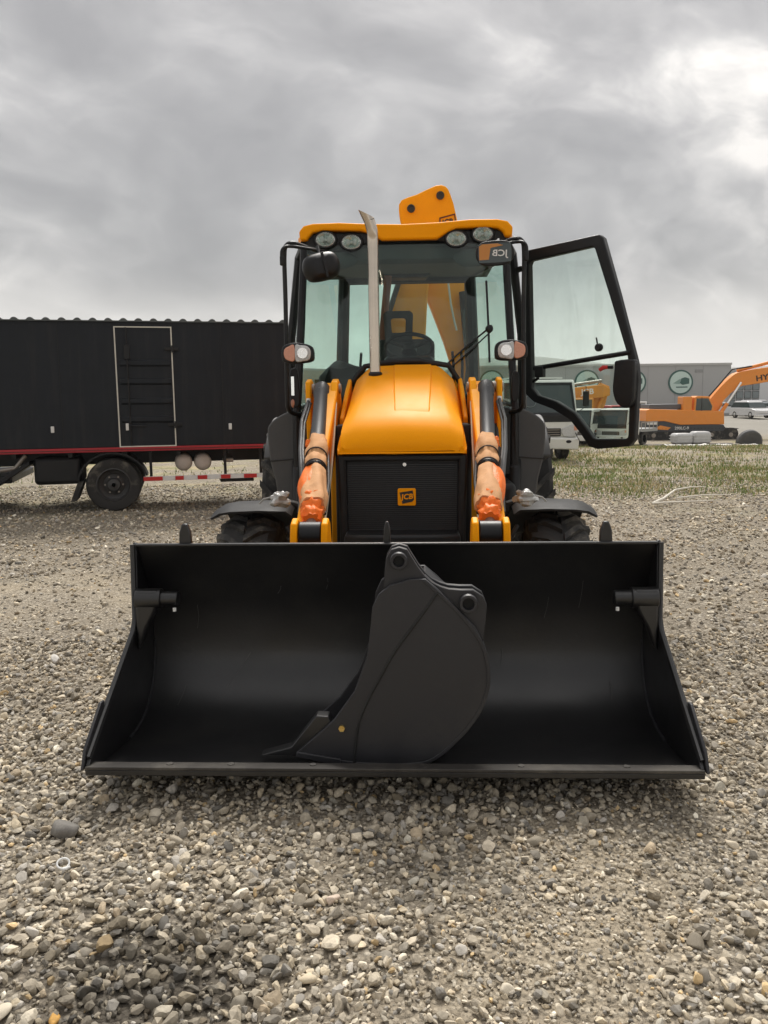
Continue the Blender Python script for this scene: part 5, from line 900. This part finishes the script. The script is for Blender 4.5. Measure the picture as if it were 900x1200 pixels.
# ------------------------------------------------------------------ pallets, packages and debris in front of the excavator
pr = empty('pallet', gl(15.5, 42.0), R(2), 'stack of long dark planks lying in front of the orange excavator', 'planks')
PLK = pmat('weathered_planks', (.11, .095, .08), .85, var=.3, scale=5); PLK2 = pmat('pale_planks', (.30, .28, .25), .8, var=.25, scale=5)
for i in range(4): MB().box((-.2 + .25 * (i % 2), -.8 + i * .34, .08 + .05 * (i % 2)), (4.6, .28, .07), Matrix.Rotation(R(1.5 * i - 2), 3, 'Z')).build('plank', PLK2 if i == 1 else PLK, pr, bevel=.01)
for x_ in (-1.8, 0, 1.9): MB().box((x_, -.3, .02), (.10, 1.6, .09)).build('bearer', PLK, pr)
PKM = pmat('wrapped_white_package', (.44, .44, .43), .4, var=.12, scale=6, bump=.8, bscale=9, coat=.2)
for i, (x_, w_, lab) in enumerate(((15.05, .95, 'plastic wrapped pale package on the planks, left one'), (15.98, .90, 'plastic wrapped pale package on the planks, right one'))):
    pk = empty('wrapped_package', gl(x_, 41.85, .16), R(3 - 5 * i), lab, 'package')
    MB().bx(-w_ / 2, w_ / 2, -.4, .4, 0, .55 + .08 * i).build('package', PKM, pk, bevel=.16, seg=4)
    for k_ in range(3): MB().bx(-w_ / 2 - .01, w_ / 2 + .01, -.415, .41, .10 + .15 * k_, .13 + .15 * k_).build('wrap_fold', PKM, pk, bevel=.01)
v = []; f = []; nu = 40
for i in range(nu + 1):
    for j in range(6):
        x_ = 13.6 + 5.4 * i / nu; y_ = 39.4 + .26 * j * (1 + .4 * math.sin(i * .6)); z_ = float(gz(x_, y_)) + .05 + .16 * max(0, mnoise.noise(Vector((x_ * 1.6, y_ * 2, 4))) + .25) * (1 if 0 < j < 5 else .1); v.append((x_, y_, z_))
for i in range(nu):
    for j in range(5): f.append((i * 6 + j, i * 6 + j + 1, i * 6 + 7 + j, i * 6 + 6 + j))
o = MB().add(v, f).build('ground_sheet', pmat('white_sheet', (.62, .60, .56), .7, var=.15, scale=3), None, ang=80); sm = o.modifiers.new('solid', 'SOLIDIFY'); sm.thickness = .01
tag(o, 'crumpled white sheet on the ground in front of the planks', 'sheet')
dt = empty('discarded_tyre', gl(18.75, 42.5), R(10), 'dark grey worn disc half sunk in the ground right of the planks', 'tyre')
MB().lathe([(.30, -.14), (.60, -.16), (.66, -.10), (.66, .10), (.60, .16), (.30, .14)], (0, 0, .18), (.15, 1, .25), 28).build('tyre', pmat('grey_disc', (.085, .085, .085), .8, dust=.3), dt); MB().lathe([(.05, -.10), (.30, -.13), (.31, .1), (.05, .1)], (0, 0, .18), (.15, 1, .25), 24).build('disc', pmat('grey_disc', (.085, .085, .085), .8), dt)
STK = pmat('bleached_stick', (.62, .58, .50), .7, var=.15, scale=20)
e_ = empty('dry_stick', gl(4.3, 12.3, .02), 0, 'pale bleached branch lying on gravel right of the loader', 'stick')
def sg(x_, y_): return (x_ - 4.3, y_ - 12.3, float(gz(x_, y_)) - float(gz(4.3, 12.3)) + .05)
MB().tube([sg(3.85, 11.75), sg(4.15, 12.2), sg(4.64, 13.1), sg(5.0, 13.4), sg(5.36, 13.7)], [.020, .019, .016, .013, .008], 8).build('branch', STK, e_); MB().tube([sg(3.80, 11.66), sg(4.05, 11.8), sg(4.32, 11.9), sg(4.84, 11.93)], [.019, .016, .011, .007], 8).build('branch', STK, e_); MB().tube([sg(4.35, 12.2), sg(4.8, 12.4), sg(5.2, 12.35)], [.013, .011, .006], 8).build('branch', STK, e_)

# ------------------------------------------------------------------ buildings
BG = pmat('grey_wall_cladding', (.37, .37, .365), .7, var=.05, scale=.6)
gb_ = empty('warehouse', gl(24.5, 92.0), 0, 'long flat roofed grey warehouse with round truck emblems', 'building')
bz = gb_.location.z
wall = MB().bx(-16.5, 13.7, 0, 22, -.5, 5.05 - bz).build('wall', BG, gb_)
for k_ in range(11): MB().bx(-16.5 + 3.02 * k_, -16.46 + 3.02 * k_, -.02, .01, -.4, 5.0 - bz).build('cladding_joint', pmat('joint_grey', (.27, .265, .258), .7), wall)
MB().bx(-16.6, 13.8, -.12, 22.1, 5.05 - bz, 5.28 - bz).build('parapet', pmat('parapet_grey', (.42, .415, .40), .6), gb_)
MB().bx(9.8, 10.7, -.05, .02, 4.25 - bz, 4.6 - bz).build('wall_mark', pmat('mark_grey', (.26, .26, .255), .7), gb_)
TEAL = pmat('emblem_green', (.035, .10, .085), .5); PALE = pmat('emblem_pale', (.50, .62, .57), .5)
for ex_, ez_ in ((8.25, 3.22 - bz), (-2.05, 3.35 - bz), (-12.5, 3.45 - bz), (3.1, 3.28 - bz)):
    em = MB().cyl((ex_, 0, ez_), (ex_, -.08, ez_), 1.36, 40).build('emblem', TEAL, gb_); MB().cyl((ex_, -.05, ez_), (ex_, -.11, ez_), 1.18, 40).build('emblem_field', PALE, em)
    MB().prism([(ex_ - .1, ez_ - .1), (ex_ + .05, ez_ + .42), (ex_ + .45, ez_ + .55), (ex_ + .92, ez_ + .40), (ex_ + .92, ez_ - .15), (ex_ + .2, ez_ - .28)], 'y', -.13, -.105).build('emblem_lorry', TEAL, em); MB().prism([(ex_ - .85, ez_ - .12), (ex_ - .2, ez_ + .32), (ex_ + .0, ez_ + .38), (ex_ - .12, ez_ - .2)], 'y', -.13, -.105).build('emblem_cab', pmat('emblem_mid', (.22, .33, .29), .5), em)
    MB().bx(ex_ - .5, ex_ + .75, -.13, -.105, ez_ - .58, ez_ - .46).build('emblem_base', TEAL, em)
wb = empty('showroom', gl(55.0, 118.0), 0, 'white building with large window grid behind the parked cars', 'building')
bz2 = wb.location.z; ww = MB().bx(-9, 16, 0, 14, -.5, 4.9 - bz2).build('wall', pmat('white_wall', (.60, .61, .62), .6, var=.05), wb); MB().bx(-9.2, 16.2, -.2, 14.2, 4.9 - bz2, 5.3 - bz2).build('roof', pmat('roof_grey', (.36, .36, .37), .6), wb)
for i in range(4):
    for j in range(3):
        wn = MB().bx(-6.2 + i * 1.12, -5.2 + i * 1.12, -.06, .02, .55 + j * 1.15, 1.60 + j * 1.15).build('window', PLA, ww); MB().bx(-6.13 + i * 1.12, -5.27 + i * 1.12, -.075, -.05, .62 + j * 1.15, 1.53 + j * 1.15).build('pane', pmat('pale_pane', (.16, .19, .20), .1), wn)
MB().bx(1.2, 6.5, -.1, .02, 0, 4.3).build('shop_front', DGL, ww); MB().bx(.9, 1.2, -.3, .05, 0, 4.6).build('pilaster', pmat('white_wall', (.6, .61, .62), .6), ww)

# ------------------------------------------------------------------ parked cars far right
def car(loc, rz, col, label, suv=False):
    t = empty('parked_car', loc, rz, label, 'car', 'cars parked by the white building'); pm = pmat('car_paint_%d_%d_%d' % tuple(int(q * 100) for q in col), col, .25, coat=.6, var=.04); hh = 1.62 if suv else 1.44
    b = MB().prism(smooth_poly([(-2.15, .35), (-2.2, .70), (-1.7, .86), (-1.15, .93), (1.35, .98), (2.1, .90), (2.15, .45), (2.0, .28), (-2.0, .26)], 2), 'x', -.88, .88).build('body', pm, t, bevel=.08, seg=3)
    ye = 2.05 if suv else 1.75
    c = MB().loft([[(s_ * k_, y_, z_) for s_, y_ in ((-1, a), (1, a), (1, b_), (-1, b_))] for k_, a, b_, z_ in ((.84, -1.2, ye, .92), (.74, -.60, ye - .45, hh - .06), (.66, -.45, ye - .65, hh))]).build('cabin', pm, t, bevel=.03)
    MB().loft([[(s_ * k_, y_, z_) for s_, y_ in ((-1, a), (1, a), (1, b_), (-1, b_))] for k_, a, b_, z_ in ((.845, -1.19, ye + .005, .99), (.765, -.69, ye - .38, hh - .15))]).build('window_band', DGL, c)
    for s in (-1, 1):
        for y_ in (-1.32, 1.32): wh = MB().lathe([(.19, -.1), (.30, -.11), (.32, -.08), (.32, .08), (.30, .11), (.19, .1)], (s * .78, y_, .32), (1, 0, 0), 22).build('wheel', RUB, t); MB().cyl((s * .70, y_, .32), (s * .875, y_, .32), .19, 14).build('rim', STL, wh)
        MB().bx(s * .5, s * .82, -2.19, -2.10, .60, .74).build('headlight', CLR, b); MB().bx(s * .55, s * .82, 2.06, 2.16, .68, .82).build('tail_light', RED, b)
    MB().bx(-.5, .5, -2.185, -2.12, .42, .58).build('grille', PLA, b)
    return t
car(gl(34.9, 79), R(8), (.62, .62, .62), 'white hatchback nearest the grey warehouse, front of the parked cars', True)
car(gl(35.6, 88), R(70), (.60, .61, .62), 'white car parked behind the front white hatchback')
car(gl(38.2, 84), R(75), (.36, .39, .42), 'silver blue car in the middle of the parked row')
car(gl(40.5, 90), R(78), (.62, .62, .63), 'white sports utility car at the back of the parked row', True)
car(gl(41.6, 83), R(80), (.10, .11, .12), 'dark grey car parked at the right end')
car(gl(36.2, 97), R(65), (.58, .58, .58), 'white van like car furthest back by the window grid', True)

# ------------------------------------------------------------------ far hills
def hills():
    v = []; f = []; n = 160
    for i in range(n + 1):
        x_ = -3250 + 6500 * i / n; h_ = 92 + 50 * mnoise.noise(Vector((x_ / 1500, 2.1, 0))) + 20 * mnoise.noise(Vector((x_ / 420, 7.3, 0))) + 10 * mnoise.noise(Vector((x_ / 120, 1.3, 0)))
        h_ += 45 * math.exp(-((x_ - 480) / 380) ** 2)
        for (dy, k_) in ((0, -.05), (250, .45), (500, .8), (800, 1.0), (1050, .6), (1250, -.05)): v.append((x_, 1950 + dy + 60 * mnoise.noise(Vector((x_ / 300, dy, 0))), h_ * k_))
    for i in range(n):
        for j in range(5): f.append((i * 6 + j, i * 6 + 6 + j, i * 6 + 7 + j, i * 6 + j + 1))
    tag(MB().add(v, f).build('hills', pmat('hill_scrub', (.17, .16, .12), .9, var=.3, scale=.01), None, ang=80), None, None, kind='structure')
hills()
hzm = bpy.data.materials.new('haze_air'); hzm.use_nodes = True; _t = hzm.node_tree; _t.nodes.clear()
_o = _t.nodes.new('ShaderNodeOutputMaterial'); _v = _t.nodes.new('ShaderNodeVolumePrincipled'); _t.links.new(_v.outputs[0], _o.inputs['Volume'])
_v.inputs['Color'].default_value = (.93, .95, .97, 1); _v.inputs['Density'].default_value = 0.00030
hzo = MB().bx(-3400, 3400, -1100, 3500, -3, 215).build('haze', hzm); tag(hzo, 'thin pale haze over the yard and the far hills', 'haze', kind='stuff')
